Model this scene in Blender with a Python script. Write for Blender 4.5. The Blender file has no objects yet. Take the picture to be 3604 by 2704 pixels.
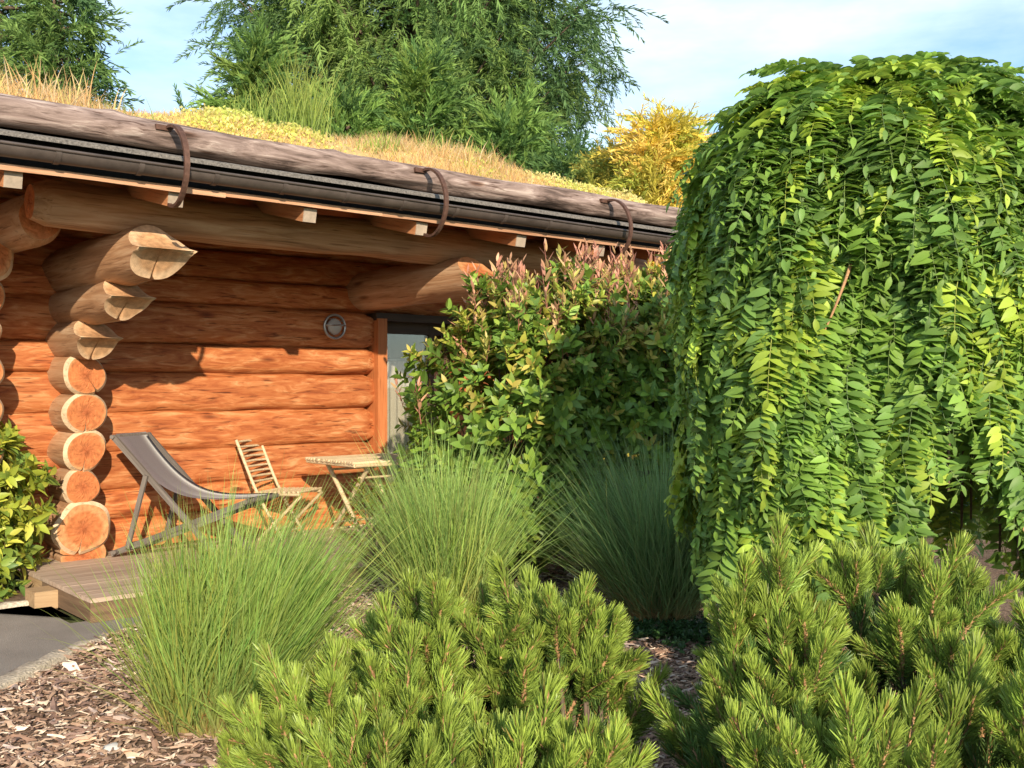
import bpy, math
import numpy as np
from mathutils import Vector, Matrix

# ------------------------------------------------------------------ camera, sky, sun, exposure
scene = bpy.context.scene
COL = scene.collection
PI = math.pi
rng = np.random.default_rng(11)

cam_d = bpy.data.cameras.new('camera'); cam = bpy.data.objects.new('camera', cam_d); COL.objects.link(cam)
cam.location = (0, 0, 1.6); cam.rotation_euler = (math.radians(90), 0, 0)
cam_d.sensor_width = 36.0; cam_d.lens = 36.0*1040/1024; cam_d.clip_start = 0.05; cam_d.clip_end = 1500
cam_d.shift_y = 0.001
scene.camera = cam

SUN = Vector((0.281, -1.08, 0.426)).normalized()
sun_el = math.asin(SUN.z); sun_az = math.atan2(SUN.x, SUN.y)

world = bpy.data.worlds.new('World'); scene.world = world; world.use_nodes = True
wn = world.node_tree.nodes; wl = world.node_tree.links; wn.clear()
wo = wn.new('ShaderNodeOutputWorld'); bg = wn.new('ShaderNodeBackground')
sky = wn.new('ShaderNodeTexSky'); sky.sky_type = 'NISHITA'; sky.sun_disc = False
sky.sun_elevation = sun_el; sky.sun_rotation = sun_az; sky.air_density = 1.0; sky.dust_density = 0.4; sky.ozone_density = 3.0
tc = wn.new('ShaderNodeTexCoord'); mp = wn.new('ShaderNodeMapping'); mp.inputs['Scale'].default_value = (1.2, 1.2, 4.2)
mp.inputs['Location'].default_value = (0.35, 0.1, 0.2)
nz = wn.new('ShaderNodeTexNoise'); nz.inputs['Scale'].default_value = 1.7; nz.inputs['Detail'].default_value = 7; nz.inputs['Roughness'].default_value = 0.56
cr = wn.new('ShaderNodeValToRGB'); cr.color_ramp.elements[0].position = 0.43; cr.color_ramp.elements[0].color = (0.06,)*3+(1,)
cr.color_ramp.elements[1].position = 0.66; cr.color_ramp.elements[1].color = (0.92,)*3+(1,)
mx = wn.new('ShaderNodeMix'); mx.data_type = 'RGBA'; mx.inputs[7].default_value = (4.7, 5.5, 5.9, 1)
wl.new(tc.outputs['Generated'], mp.inputs['Vector']); wl.new(mp.outputs[0], nz.inputs['Vector']); wl.new(nz.outputs['Fac'], cr.inputs[0])
wl.new(cr.outputs[0], mx.inputs[0]); wl.new(sky.outputs[0], mx.inputs[6]); wl.new(mx.outputs[2], bg.inputs['Color'])
bg.inputs['Strength'].default_value = 0.15
wl.new(bg.outputs[0], wo.inputs['Surface'])

sd = bpy.data.lights.new('sun', 'SUN'); sd.energy = 4.4; sd.angle = math.radians(0.55); sd.color = (1.0, 0.86, 0.66)
so = bpy.data.objects.new('sun', sd); COL.objects.link(so); so.location = (3, -10, 8)
so.rotation_euler = (-SUN).to_track_quat('-Z', 'Y').to_euler()

scene.cycles.max_bounces = 7; scene.cycles.diffuse_bounces = 3; scene.cycles.transparent_max_bounces = 8
scene.view_settings.view_transform = 'Standard'; scene.view_settings.look = 'None'
scene.view_settings.exposure = 0.70; scene.view_settings.gamma = 1.0; scene.view_settings.use_curve_mapping = False

# ------------------------------------------------------------------ helpers
def tag(o, label=None, cat=None, group=None, kind=None):
    if label: o['label'] = label
    if cat: o['category'] = cat
    if group: o['group'] = group
    if kind: o['kind'] = kind
    return o

def empty(name, loc, rz=0.0):
    o = bpy.data.objects.new(name, None); COL.objects.link(o); o.empty_display_size = 0.1
    o.location = loc; o.rotation_euler = (0, 0, rz); return o

def link(name, me, parent=None, loc=(0, 0, 0), R=None, scale=1.0):
    o = bpy.data.objects.new(name, me); COL.objects.link(o)
    if parent is not None: o.parent = parent
    m = Matrix.Identity(4)
    if R is not None:
        for i in range(3):
            for j in range(3): m[i][j] = float(R[i][j])*scale
    elif scale != 1.0:
        for i in range(3): m[i][i] = scale
    m.translation = Vector([float(c) for c in loc])
    o.matrix_local = m
    return o

def vor(a):
    a = np.asarray(a, float); n = np.linalg.norm(a, axis=-1, keepdims=True); return a/np.maximum(n, 1e-9)

def frames(ax, nh):
    """rotation matrices (N,3,3): columns X = ax, Z ~ nh"""
    ax = vor(np.atleast_2d(ax)); nh = np.atleast_2d(nh).astype(float)
    z = vor(nh-ax*np.sum(ax*nh, axis=1, keepdims=True)); y = np.cross(z, ax)
    return np.stack([ax, y, z], axis=2)

class MB:
    """collects vertices / faces / material index / tint and builds ONE mesh"""
    def __init__(s): s.V = []; s.F = []; s.T = []; s.n = 0
    def add(s, V, F, mat=0, smooth=False, tint=None):
        V = np.asarray(V, float); F = np.asarray(F, dtype=np.int64)
        s.V.append(V); s.F.append((F+s.n, mat, smooth))
        t = np.ones((len(V), 4)); 
        if tint is not None: t[:, :3] = tint
        s.T.append(t); s.n += len(V)
    def box(s, c, size, mat=0, R=None, tint=None, taper=1.0):
        x, y, z = [k/2 for k in size]
        V = np.array([[-x,-y,-z],[x,-y,-z],[x,y,-z],[-x,y,-z],[-x*taper,-y*taper,z],[x*taper,-y*taper,z],[x*taper,y*taper,z],[-x*taper,y*taper,z]])
        if R is not None: V = V@np.asarray(R).T
        s.add(V+np.asarray(c), [[0,3,2,1],[4,5,6,7],[0,1,5,4],[1,2,6,5],[2,3,7,6],[3,0,4,7]], mat, False, tint)
    def bar(s, p, q, w, h, mat=0, up=(0, 0, 1), tint=None):
        p = np.asarray(p, float); q = np.asarray(q, float); R = frames(q-p, up)[0]
        s.box((p+q)/2, (np.linalg.norm(q-p), w, h), mat, R, tint)
    def tube(s, pts, rad, n=8, mat=0, smooth=True, caps=True, tint=None, up=(0.01, 0.02, 1)):
        pts = np.asarray(pts, float); k = len(pts); rad = np.broadcast_to(np.asarray(rad, float), (k,))
        tan = np.gradient(pts, axis=0); nh = np.tile(np.asarray(up, float), (k, 1))
        par = np.abs(np.sum(vor(tan)*vor(nh), axis=1)) > 0.97
        if par.any(): nh[:] = (0.3, 1.0, 0.05)
        R = frames(tan, nh)
        a = np.arange(n)/n*2*PI
        ring = np.cos(a)[None, :, None]*R[:, None, :, 1]+np.sin(a)[None, :, None]*R[:, None, :, 2]
        V = (pts[:, None, :]+ring*rad[:, None, None]).reshape(-1, 3)
        i, j = np.meshgrid(np.arange(k-1), np.arange(n), indexing='ij')
        F = np.stack([i*n+j, i*n+(j+1) % n, (i+1)*n+(j+1) % n, (i+1)*n+j], axis=2).reshape(-1, 4)
        s.add(V, F[:, ::-1] if False else F, mat, smooth, tint)
        if caps:
            for e, o in ((0, -1), (k-1, 1)):
                c = pts[e]; Vc = np.vstack([V[e*n:(e+1)*n], c[None]])
                f = np.array([[q, (q+1) % n, n][::o] for q in range(n)])
                s.add(Vc, f, mat, False, tint)
    def inst(s, V, F, R, pos, sc, mat=0, smooth=False, tint=None, vt=None):
        """N transformed copies of (V,F); tint (N,3) times per-vertex vt (n,3)"""
        V = np.asarray(V, float); F = np.asarray(F); N = len(pos); nv = len(V)
        sc = np.broadcast_to(np.asarray(sc, float), (N,))
        W = np.einsum('nij,vj->nvi', R*sc[:, None, None], V)+np.asarray(pos)[:, None, :]
        FF = (F[None]+(np.arange(N)*nv)[:, None, None]).reshape(-1, F.shape[1])
        t = np.ones((N, nv, 3))
        if tint is not None: t = t*np.asarray(tint)[:, None, :]
        if vt is not None: t = t*np.asarray(vt)[None]
        s.add(W.reshape(-1, 3), FF, mat, smooth, t.reshape(-1, 3))
    def mesh(s, name, mats):
        me = bpy.data.meshes.new(name)
        V = np.vstack(s.V); me.vertices.add(len(V)); me.vertices.foreach_set('co', V.ravel().astype(np.float32))
        li = np.concatenate([f.ravel() for f, _, _ in s.F])
        tot = np.concatenate([np.full(len(f), f.shape[1]) for f, _, _ in s.F])
        start = np.concatenate([[0], np.cumsum(tot)[:-1]])
        me.loops.add(len(li)); me.loops.foreach_set('vertex_index', li.astype(np.int32))
        me.polygons.add(len(tot)); me.polygons.foreach_set('loop_start', start.astype(np.int32))
        me.polygons.foreach_set('material_index', np.concatenate([np.full(len(f), m) for f, m, _ in s.F]).astype(np.int32))
        me.update(calc_edges=True)
        me.polygons.foreach_set('use_smooth', np.concatenate([np.full(len(f), sm) for f, _, sm in s.F]))
        at = me.attributes.new('tint', 'FLOAT_COLOR', 'POINT'); at.data.foreach_set('color', np.vstack(s.T).ravel().astype(np.float32))
        for m in (mats if isinstance(mats, (list, tuple)) else [mats]): me.materials.append(m)
        me.validate(); me.update()
        return me
    def build(s, name, mats, parent=None, loc=(0, 0, 0), R=None):
        return link(name, s.mesh(name, mats), parent, loc, R)

# ------------------------------------------------------------------ materials
def new_mat(name):
    m = bpy.data.materials.new(name); m.use_nodes = True; nt = m.node_tree; nt.nodes.clear()
    out = nt.nodes.new('ShaderNodeOutputMaterial'); b = nt.nodes.new('ShaderNodeBsdfPrincipled')
    nt.links.new(b.outputs[0], out.inputs['Surface']); return m, nt, b, out

def ramp(nt, stops):
    r = nt.nodes.new('ShaderNodeValToRGB'); e = r.color_ramp.elements
    while len(e) < len(stops): e.new(0.5)
    for k, (p, c) in enumerate(stops): e[k].position = p; e[k].color = (*c, 1)
    return r

def obj_coords(nt, scale, rand=True):
    t = nt.nodes.new('ShaderNodeTexCoord'); m = nt.nodes.new('ShaderNodeMapping'); m.inputs['Scale'].default_value = scale
    nt.links.new(t.outputs['Object'], m.inputs['Vector'])
    oi = nt.nodes.new('ShaderNodeObjectInfo')
    if rand:
        mu = nt.nodes.new('ShaderNodeMath'); mu.operation = 'MULTIPLY'; mu.inputs[1].default_value = 57.0
        nt.links.new(oi.outputs['Random'], mu.inputs[0]); cb = nt.nodes.new('ShaderNodeCombineXYZ')
        for i in range(3): nt.links.new(mu.outputs[0], cb.inputs[i])
        nt.links.new(cb.outputs[0], m.inputs['Location'])
    return m, oi

def wood(name, stops, grain=(1.1, 16, 16), rough=0.6, bump=0.35, vary=0.22, fine=(3, 70, 70), crack=0.5, spec=0.3, knot=0.0):
    m, nt, b, out = new_mat(name); L = nt.links.new
    mp, oi = obj_coords(nt, grain)
    n1 = nt.nodes.new('ShaderNodeTexNoise'); n1.inputs['Scale'].default_value = 1.0; n1.inputs['Detail'].default_value = 6; n1.inputs['Roughness'].default_value = 0.62; n1.inputs['Distortion'].default_value = 0.9
    L(mp.outputs[0], n1.inputs['Vector'])
    r = ramp(nt, stops); L(n1.outputs['Fac'], r.inputs[0])
    mp2, _ = obj_coords(nt, fine)
    n2 = nt.nodes.new('ShaderNodeTexNoise'); n2.inputs['Scale'].default_value = 1.0; n2.inputs['Detail'].default_value = 4; n2.inputs['Distortion'].default_value = 0.4
    L(mp2.outputs[0], n2.inputs['Vector'])
    ck = ramp(nt, [(0.30, (0.30, 0.22, 0.18)), (0.42, (1, 1, 1))]); L(n2.outputs['Fac'], ck.inputs[0])
    mul = nt.nodes.new('ShaderNodeMix'); mul.data_type = 'RGBA'; mul.blend_type = 'MULTIPLY'; mul.inputs[0].default_value = crack
    L(r.outputs[0], mul.inputs[6]); L(ck.outputs[0], mul.inputs[7])
    if knot:
        mpk, _ = obj_coords(nt, (1.3, 5.0, 5.0)); vk = nt.nodes.new('ShaderNodeTexVoronoi'); vk.inputs['Scale'].default_value = 1.0; L(mpk.outputs[0], vk.inputs['Vector'])
        kr = ramp(nt, [(0.05, (0.16, 0.09, 0.06)), (0.09, (0.5, 0.36, 0.28)), (0.16, (1, 1, 1))]); L(vk.outputs['Distance'], kr.inputs[0])
        mk = nt.nodes.new('ShaderNodeMix'); mk.data_type = 'RGBA'; mk.blend_type = 'MULTIPLY'; mk.inputs[0].default_value = knot; L(mul.outputs[2], mk.inputs[6]); L(kr.outputs[0], mk.inputs[7]); mul = mk
    mp3, _ = obj_coords(nt, (0.5, 1.6, 1.6))
    n3 = nt.nodes.new('ShaderNodeTexNoise'); n3.inputs['Scale'].default_value = 1.0; n3.inputs['Detail'].default_value = 3; L(mp3.outputs[0], n3.inputs['Vector'])
    hs = nt.nodes.new('ShaderNodeHueSaturation')
    mr = nt.nodes.new('ShaderNodeMapRange'); mr.inputs[3].default_value = 1-vary; mr.inputs[4].default_value = 1+vary
    ad = nt.nodes.new('ShaderNodeMath'); ad.operation = 'ADD'; L(oi.outputs['Random'], ad.inputs[0]); L(n3.outputs['Fac'], ad.inputs[1])
    mr.inputs[1].default_value = 0.3; mr.inputs[2].default_value = 1.7
    L(ad.outputs[0], mr.inputs[0]); L(mr.outputs[0], hs.inputs['Value']); L(mul.outputs[2], hs.inputs['Color'])
    L(hs.outputs[0], b.inputs['Base Color']); b.inputs['Roughness'].default_value = rough; b.inputs['Specular IOR Level'].default_value = spec
    bp = nt.nodes.new('ShaderNodeBump'); bp.inputs['Strength'].default_value = bump; bp.inputs['Distance'].default_value = 0.012
    ah = nt.nodes.new('ShaderNodeMath'); ah.operation = 'MULTIPLY_ADD'; ah.inputs[1].default_value = 0.6
    L(n2.outputs['Fac'], ah.inputs[0]); L(n1.outputs['Fac'], ah.inputs[2]); L(ah.outputs[0], bp.inputs['Height']); L(bp.outputs[0], b.inputs['Normal'])
    return m

def endgrain(name, c_in, c_mid, c_out, R=0.16):
    m, nt, b, out = new_mat(name); L = nt.links.new
    t = nt.nodes.new('ShaderNodeTexCoord'); sx = nt.nodes.new('ShaderNodeSeparateXYZ'); L(t.outputs['Object'], sx.inputs[0])
    cb = nt.nodes.new('ShaderNodeCombineXYZ'); L(sx.outputs['Y'], cb.inputs[0]); L(sx.outputs['Z'], cb.inputs[1])
    oi = nt.nodes.new('ShaderNodeObjectInfo')
    ln = nt.nodes.new('ShaderNodeVectorMath'); ln.operation = 'LENGTH'; L(cb.outputs[0], ln.inputs[0])
    nz = nt.nodes.new('ShaderNodeTexNoise'); nz.noise_dimensions = '4D'; nz.inputs['Scale'].default_value = 9; nz.inputs['Detail'].default_value = 5; L(cb.outputs[0], nz.inputs['Vector'])
    w = nt.nodes.new('ShaderNodeMath'); w.operation = 'MULTIPLY'; w.inputs[1].default_value = 40; L(oi.outputs['Random'], w.inputs[0]); L(w.outputs[0], nz.inputs['W'])
    ma = nt.nodes.new('ShaderNodeMath'); ma.operation = 'MULTIPLY_ADD'; ma.inputs[1].default_value = 0.07; L(nz.outputs['Fac'], ma.inputs[0]); L(ln.outputs['Value'], ma.inputs[2])
    r = ramp(nt, [(0.02, c_in), (0.45, c_mid), (0.8, c_mid), (0.98, c_out)])
    mr = nt.nodes.new('ShaderNodeMapRange'); mr.inputs[1].default_value = 0.03; mr.inputs[2].default_value = R+0.04; L(ma.outputs[0], mr.inputs[0]); L(mr.outputs[0], r.inputs[0])
    si = nt.nodes.new('ShaderNodeMath'); si.operation = 'SINE'; s2 = nt.nodes.new('ShaderNodeMath'); s2.operation = 'MULTIPLY'; s2.inputs[1].default_value = 620; L(ma.outputs[0], s2.inputs[0]); L(s2.outputs[0], si.inputs[0])
    n4 = nt.nodes.new('ShaderNodeTexNoise'); n4.inputs['Scale'].default_value = 26; n4.inputs['Detail'].default_value = 4; L(t.outputs['Object'], n4.inputs['Vector'])
    v = nt.nodes.new('ShaderNodeMath'); v.operation = 'MULTIPLY_ADD'; v.inputs[1].default_value = 0.06; L(si.outputs[0], v.inputs[0])
    m4 = nt.nodes.new('ShaderNodeMapRange'); m4.inputs[1].default_value = 0.3; m4.inputs[2].default_value = 0.7; m4.inputs[3].default_value = 0.72; m4.inputs[4].default_value = 1.18; L(n4.outputs['Fac'], m4.inputs[0]); L(m4.outputs[0], v.inputs[2])
    hs = nt.nodes.new('ShaderNodeHueSaturation'); L(r.outputs[0], hs.inputs['Color']); L(v.outputs[0], hs.inputs['Value'])
    L(hs.outputs[0], b.inputs['Base Color']); b.inputs['Roughness'].default_value = 0.75; b.inputs['Specular IOR Level'].default_value = 0.2
    bp = nt.nodes.new('ShaderNodeBump'); bp.inputs['Strength'].default_value = 0.35; bp.inputs['Distance'].default_value = 0.006; L(n4.outputs['Fac'], bp.inputs['Height']); L(bp.outputs[0], b.inputs['Normal'])
    return m

def plain(name, col, rough=0.5, metal=0.0, nscale=14, var=0.25, bump=0.15, spec=0.4):
    m, nt, b, out = new_mat(name); L = nt.links.new
    mp, oi = obj_coords(nt, (1, 1, 1)); n = nt.nodes.new('ShaderNodeTexNoise'); n.inputs['Scale'].default_value = nscale; n.inputs['Detail'].default_value = 5; n.inputs['Roughness'].default_value = 0.65
    L(mp.outputs[0], n.inputs['Vector'])
    c = np.array(col); r = ramp(nt, [(0.3, tuple(c*(1-var))), (0.7, tuple(np.minimum(c*(1+var), 1)))]); L(n.outputs['Fac'], r.inputs[0]); L(r.outputs[0], b.inputs['Base Color'])
    b.inputs['Roughness'].default_value = rough; b.inputs['Metallic'].default_value = metal; b.inputs['Specular IOR Level'].default_value = spec
    if bump:
        bp = nt.nodes.new('ShaderNodeBump'); bp.inputs['Strength'].default_value = bump; bp.inputs['Distance'].default_value = 0.01; L(n.outputs['Fac'], bp.inputs['Height']); L(bp.outputs[0], b.inputs['Normal'])
    return m

def foliage(name, trans=0.28, rough=0.5, spec=0.35, vary=0.16, sat=1.0):
    m, nt, b, out = new_mat(name); L = nt.links.new
    at = nt.nodes.new('ShaderNodeAttribute'); at.attribute_name = 'tint'
    oi = nt.nodes.new('ShaderNodeObjectInfo'); mr = nt.nodes.new('ShaderNodeMapRange'); mr.inputs[3].default_value = 1-vary; mr.inputs[4].default_value = 1+vary; L(oi.outputs['Random'], mr.inputs[0])
    hs = nt.nodes.new('ShaderNodeHueSaturation'); hs.inputs['Saturation'].default_value = sat; L(at.outputs['Color'], hs.inputs['Color']); L(mr.outputs[0], hs.inputs['Value'])
    L(hs.outputs[0], b.inputs['Base Color']); b.inputs['Roughness'].default_value = rough; b.inputs['Specular IOR Level'].default_value = spec
    tr = nt.nodes.new('ShaderNodeBsdfTranslucent'); h2 = nt.nodes.new('ShaderNodeHueSaturation'); h2.inputs['Value'].default_value = 1.5; h2.inputs['Hue'].default_value = 0.49
    L(hs.outputs[0], h2.inputs['Color']); L(h2.outputs[0], tr.inputs['Color'])
    mx = nt.nodes.new('ShaderNodeMixShader'); mx.inputs[0].default_value = trans; L(b.outputs[0], mx.inputs[1]); L(tr.outputs[0], mx.inputs[2]); L(mx.outputs[0], out.inputs['Surface'])
    return m

ORANGE = [(0.28, (0.23, 0.056, 0.016)), (0.42, (0.38, 0.108, 0.031)), (0.54, (0.47, 0.163, 0.053)), (0.70, (0.60, 0.29, 0.125))]
M_wall = wood('orange_stained_log', ORANGE, grain=(3.4, 19, 19), bump=0.8, crack=0.95, fine=(4.5, 48, 48), knot=0.85)
M_corb = wood('weathered_orange_log', [(0.27, (0.24, 0.125, 0.065)), (0.48, (0.42, 0.235, 0.125)), (0.70, (0.54, 0.36, 0.225))], bump=0.5, crack=0.7, knot=0.7)
M_end = endgrain('log_end_grain', (0.33, 0.095, 0.034), (0.45, 0.15, 0.052), (0.50, 0.235, 0.10))
M_endw = endgrain('weathered_end_grain', (0.36, 0.185, 0.085), (0.50, 0.29, 0.15), (0.58, 0.39, 0.235))
M_sap = wood('pale_sapwood', [(0.3, (0.52, 0.36, 0.22)), (0.6, (0.66, 0.50, 0.33))], grain=(4, 12, 12), bump=0.3)
M_bark = wood('grey_weathered_log', [(0.32, (0.06, 0.04, 0.033)), (0.44, (0.185, 0.13, 0.11)), (0.56, (0.285, 0.21, 0.182)), (0.72, (0.48, 0.39, 0.34))], grain=(2.6, 15, 15), rough=0.85, bump=0.9, vary=0.12, fine=(4, 50, 50), crack=1.0, knot=0.9)
M_raft = wood('rafter_wood', [(0.3, (0.36, 0.14, 0.055)), (0.7, (0.52, 0.25, 0.12))])
M_raftend = plain('rafter_end_grain', (0.34, 0.27, 0.205), 0.8)
M_board = wood('eaves_board', [(0.3, (0.40, 0.19, 0.10)), (0.7, (0.58, 0.34, 0.21))], grain=(1.5, 20, 20))
M_gut = plain('brown_gutter_metal', (0.095, 0.074, 0.064), 0.42, 0.3, 6, 0.3, 0.05)
M_dark = plain('black_membrane', (0.014, 0.013, 0.013), 0.8)
M_drip = plain('grey_drip_edge', (0.15, 0.135, 0.12), 0.85, 0, 60, 0.55, 0.8)
M_iron = plain('rusty_iron', (0.13, 0.068, 0.048), 0.65, 0.5, 30, 0.35, 0.3)
M_soil = plain('roof_soil', (0.46, 0.32, 0.14), 0.95, 0, 9, 0.4, 0.6)
M_deck = wood('weathered_deck', [(0.3, (0.33, 0.235, 0.17)), (0.55, (0.46, 0.345, 0.26)), (0.75, (0.55, 0.43, 0.33))], grain=(1.4, 22, 22), rough=0.85, vary=0.15)
M_fascia = wood('brown_deck_edge', [(0.3, (0.10, 0.062, 0.035)), (0.7, (0.19, 0.12, 0.07))], grain=(1.4, 22, 22), rough=0.85)
M_block = wood('tan_timber', [(0.3, (0.36, 0.23, 0.12)), (0.7, (0.5, 0.34, 0.19))], grain=(2, 20, 20), rough=0.85)
M_frame = wood('grey_brown_frame', [(0.3, (0.10, 0.083, 0.07)), (0.7, (0.185, 0.16, 0.14))], grain=(2, 30, 30), rough=0.7)
M_bamboo = wood('pale_bamboo', [(0.3, (0.46, 0.33, 0.19)), (0.6, (0.62, 0.49, 0.31)), (0.8, (0.7, 0.58, 0.4))], grain=(4, 30, 30), rough=0.5, vary=0.18)
M_steel = plain('brushed_steel', (0.42, 0.41, 0.40), 0.32, 0.9, 20, 0.1, 0.02)
M_doorframe = wood('dark_door_frame', [(0.3, (0.05, 0.032, 0.022)), (0.7, (0.085, 0.055, 0.035))])
M_jamb = wood('orange_jamb', [(0.3, (0.42, 0.13, 0.04)), (0.7, (0.55, 0.20, 0.07))], grain=(14, 14, 1.2), fine=(60, 60, 3))
M_leaf = foliage('glossy_leaf', 0.25, 0.45, 0.35)
M_frond = foliage('soft_leaf', 0.30, 0.5, 0.35)
M_needle = foliage('pine_needle', 0.18, 0.45, 0.4)
M_blade = foliage('grass_blade', 0.40, 0.55, 0.3)
M_far = foliage('distant_leaf', 0.30, 0.6, 0.2, 0.05)
M_bark2 = plain('brown_bark', (0.12, 0.085, 0.06), 0.9, 0, 20, 0.4, 0.8)
M_twig = plain('orange_brown_twig', (0.40, 0.22, 0.11), 0.8, 0, 40, 0.3, 0.4)
M_chip = foliage('wood_chip', 0.0, 0.9, 0.1, 0.3)
M_stone = plain('pale_stone', (0.5, 0.48, 0.45), 0.8)

def sling_mat():
    m, nt, b, out = new_mat('taupe_sling_fabric'); L = nt.links.new
    t = nt.nodes.new('ShaderNodeTexCoord'); w = nt.nodes.new('ShaderNodeTexNoise'); w.inputs['Scale'].default_value = 220; L(t.outputs['Object'], w.inputs['Vector'])
    r = ramp(nt, [(0.3, (0.085, 0.066, 0.070)), (0.7, (0.135, 0.108, 0.112))]); L(w.outputs['Fac'], r.inputs[0]); L(r.outputs[0], b.inputs['Base Color']); b.inputs['Roughness'].default_value = 0.85
    b.inputs['Sheen Weight'].default_value = 0.25
    return m
M_sling = sling_mat()
def glass_mat(name, base=(0.03, 0.035, 0.035), mixv=0.16):
    m, nt, b, out = new_mat(name); L = nt.links.new
    tr = nt.nodes.new('ShaderNodeBsdfTransparent'); tr.inputs[0].default_value = (0.93, 0.95, 0.94, 1)
    gl = nt.nodes.new('ShaderNodeBsdfGlossy'); gl.inputs['Roughness'].default_value = 0.02
    fr = nt.nodes.new('ShaderNodeFresnel'); fr.inputs[0].default_value = 1.5
    ad = nt.nodes.new('ShaderNodeMath'); ad.operation = 'MULTIPLY_ADD'; ad.inputs[1].default_value = 1.5; ad.inputs[2].default_value = 0.03; L(fr.outputs[0], ad.inputs[0])
    mx = nt.nodes.new('ShaderNodeMixShader'); L(ad.outputs[0], mx.inputs[0]); L(tr.outputs[0], mx.inputs[1]); L(gl.outputs[0], mx.inputs[2]); L(mx.outputs[0], out.inputs['Surface'])
    return m
M_glass = glass_mat('window_glass')
M_curtain = plain('beige_curtain', (0.50, 0.43, 0.35), 0.9, 0, 60, 0.06, 0.1)
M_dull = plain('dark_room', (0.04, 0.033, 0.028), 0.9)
M_opal = plain('frosted_lamp_glass', (0.42, 0.41, 0.39), 0.25, 0, 10, 0.05, 0.0)

def ground_mat(name, stops, scale, bump, rough=0.95, fine=80):
    m, nt, b, out = new_mat(name); L = nt.links.new
    t = nt.nodes.new('ShaderNodeTexCoord'); n = nt.nodes.new('ShaderNodeTexNoise'); n.inputs['Scale'].default_value = scale; n.inputs['Detail'].default_value = 9; n.inputs['Roughness'].default_value = 0.7
    L(t.outputs['Object'], n.inputs['Vector']); r = ramp(nt, stops); L(n.outputs['Fac'], r.inputs[0])
    n2 = nt.nodes.new('ShaderNodeTexNoise'); n2.inputs['Scale'].default_value = fine; n2.inputs['Detail'].default_value = 4; L(t.outputs['Object'], n2.inputs['Vector'])
    mr = nt.nodes.new('ShaderNodeMapRange'); mr.inputs[1].default_value = 0.3; mr.inputs[2].default_value = 0.7; mr.inputs[3].default_value = 0.7; mr.inputs[4].default_value = 1.3; L(n2.outputs['Fac'], mr.inputs[0])
    hs = nt.nodes.new('ShaderNodeHueSaturation'); L(r.outputs[0], hs.inputs['Color']); L(mr.outputs[0], hs.inputs['Value']); L(hs.outputs[0], b.inputs['Base Color'])
    b.inputs['Roughness'].default_value = rough; b.inputs['Specular IOR Level'].default_value = 0.2
    bp = nt.nodes.new('ShaderNodeBump'); bp.inputs['Strength'].default_value = bump; bp.inputs['Distance'].default_value = 0.02; L(n2.outputs['Fac'], bp.inputs['Height']); L(bp.outputs[0], b.inputs['Normal'])
    return m
M_ground = ground_mat('lawn_earth', [(0.35, (0.06, 0.075, 0.022)), (0.65, (0.10, 0.12, 0.04))], 0.8, 0.6)
M_mulch = ground_mat('mulch_earth', [(0.35, (0.12, 0.075, 0.05)), (0.65, (0.23, 0.155, 0.105))], 5, 0.9, fine=45)
M_path = ground_mat('grey_path', [(0.35, (0.235, 0.21, 0.185)), (0.65, (0.31, 0.28, 0.245))], 1.6, 0.5, fine=160)
M_kerb = ground_mat('sandy_edging', [(0.35, (0.38, 0.32, 0.24)), (0.65, (0.52, 0.45, 0.35))], 6, 0.5, fine=60)

# ------------------------------------------------------------------ the setting: ground, path, mulch bed
S0 = np.array([-3.55, 8.56]); ANG = math.radians(40.9)
dv = np.array([math.cos(ANG), math.sin(ANG)]); nv = np.array([math.sin(ANG), -math.cos(ANG)])
def P(t, q, z=0.0):
    p = S0+t*dv+q*nv; return np.array([p[0], p[1], z])

mb = MB(); s = 600.0
mb.add([[-s, -s, -0.03], [s, -s, -0.03], [s, s, -0.03], [-s, s, -0.03]], [[0, 1, 2, 3]]); tag(mb.build('ground', M_ground), kind='structure')

def sheet(name, pts, z, mat):
    import bmesh
    bm = bmesh.new(); vs = [bm.verts.new((p[0], p[1], z)) for p in pts]; f = bm.faces.new(vs); f.normal_update()
    if f.normal.z < 0: bmesh.ops.reverse_faces(bm, faces=[f])
    bmesh.ops.triangulate(bm, faces=bm.faces[:])
    me = bpy.data.meshes.new(name); bm.to_mesh(me); bm.free(); me.materials.append(mat)
    o = link(name, me); tag(o, kind='structure'); return o

EDGE = np.array([[-2.95, 1.0], [-2.85, 3.2], [-2.76, 4.6], [-2.71, 5.5], [-2.64, 6.05], [-2.50, 6.55], [-2.34, 6.95], [-2.12, 7.35]])
def smooth_line(pts, n=40):
    pts = np.asarray(pts, float); d = np.r_[0, np.cumsum(np.linalg.norm(np.diff(pts, axis=0), axis=1))]
    u = np.linspace(0, d[-1], n); q = np.stack([np.interp(u, d, pts[:, k]) for k in range(pts.shape[1])], axis=1)
    for _ in range(4): q[1:-1] = (q[:-2]+2*q[1:-1]+q[2:])/4
    return q
E = smooth_line(EDGE, 48)
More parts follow.
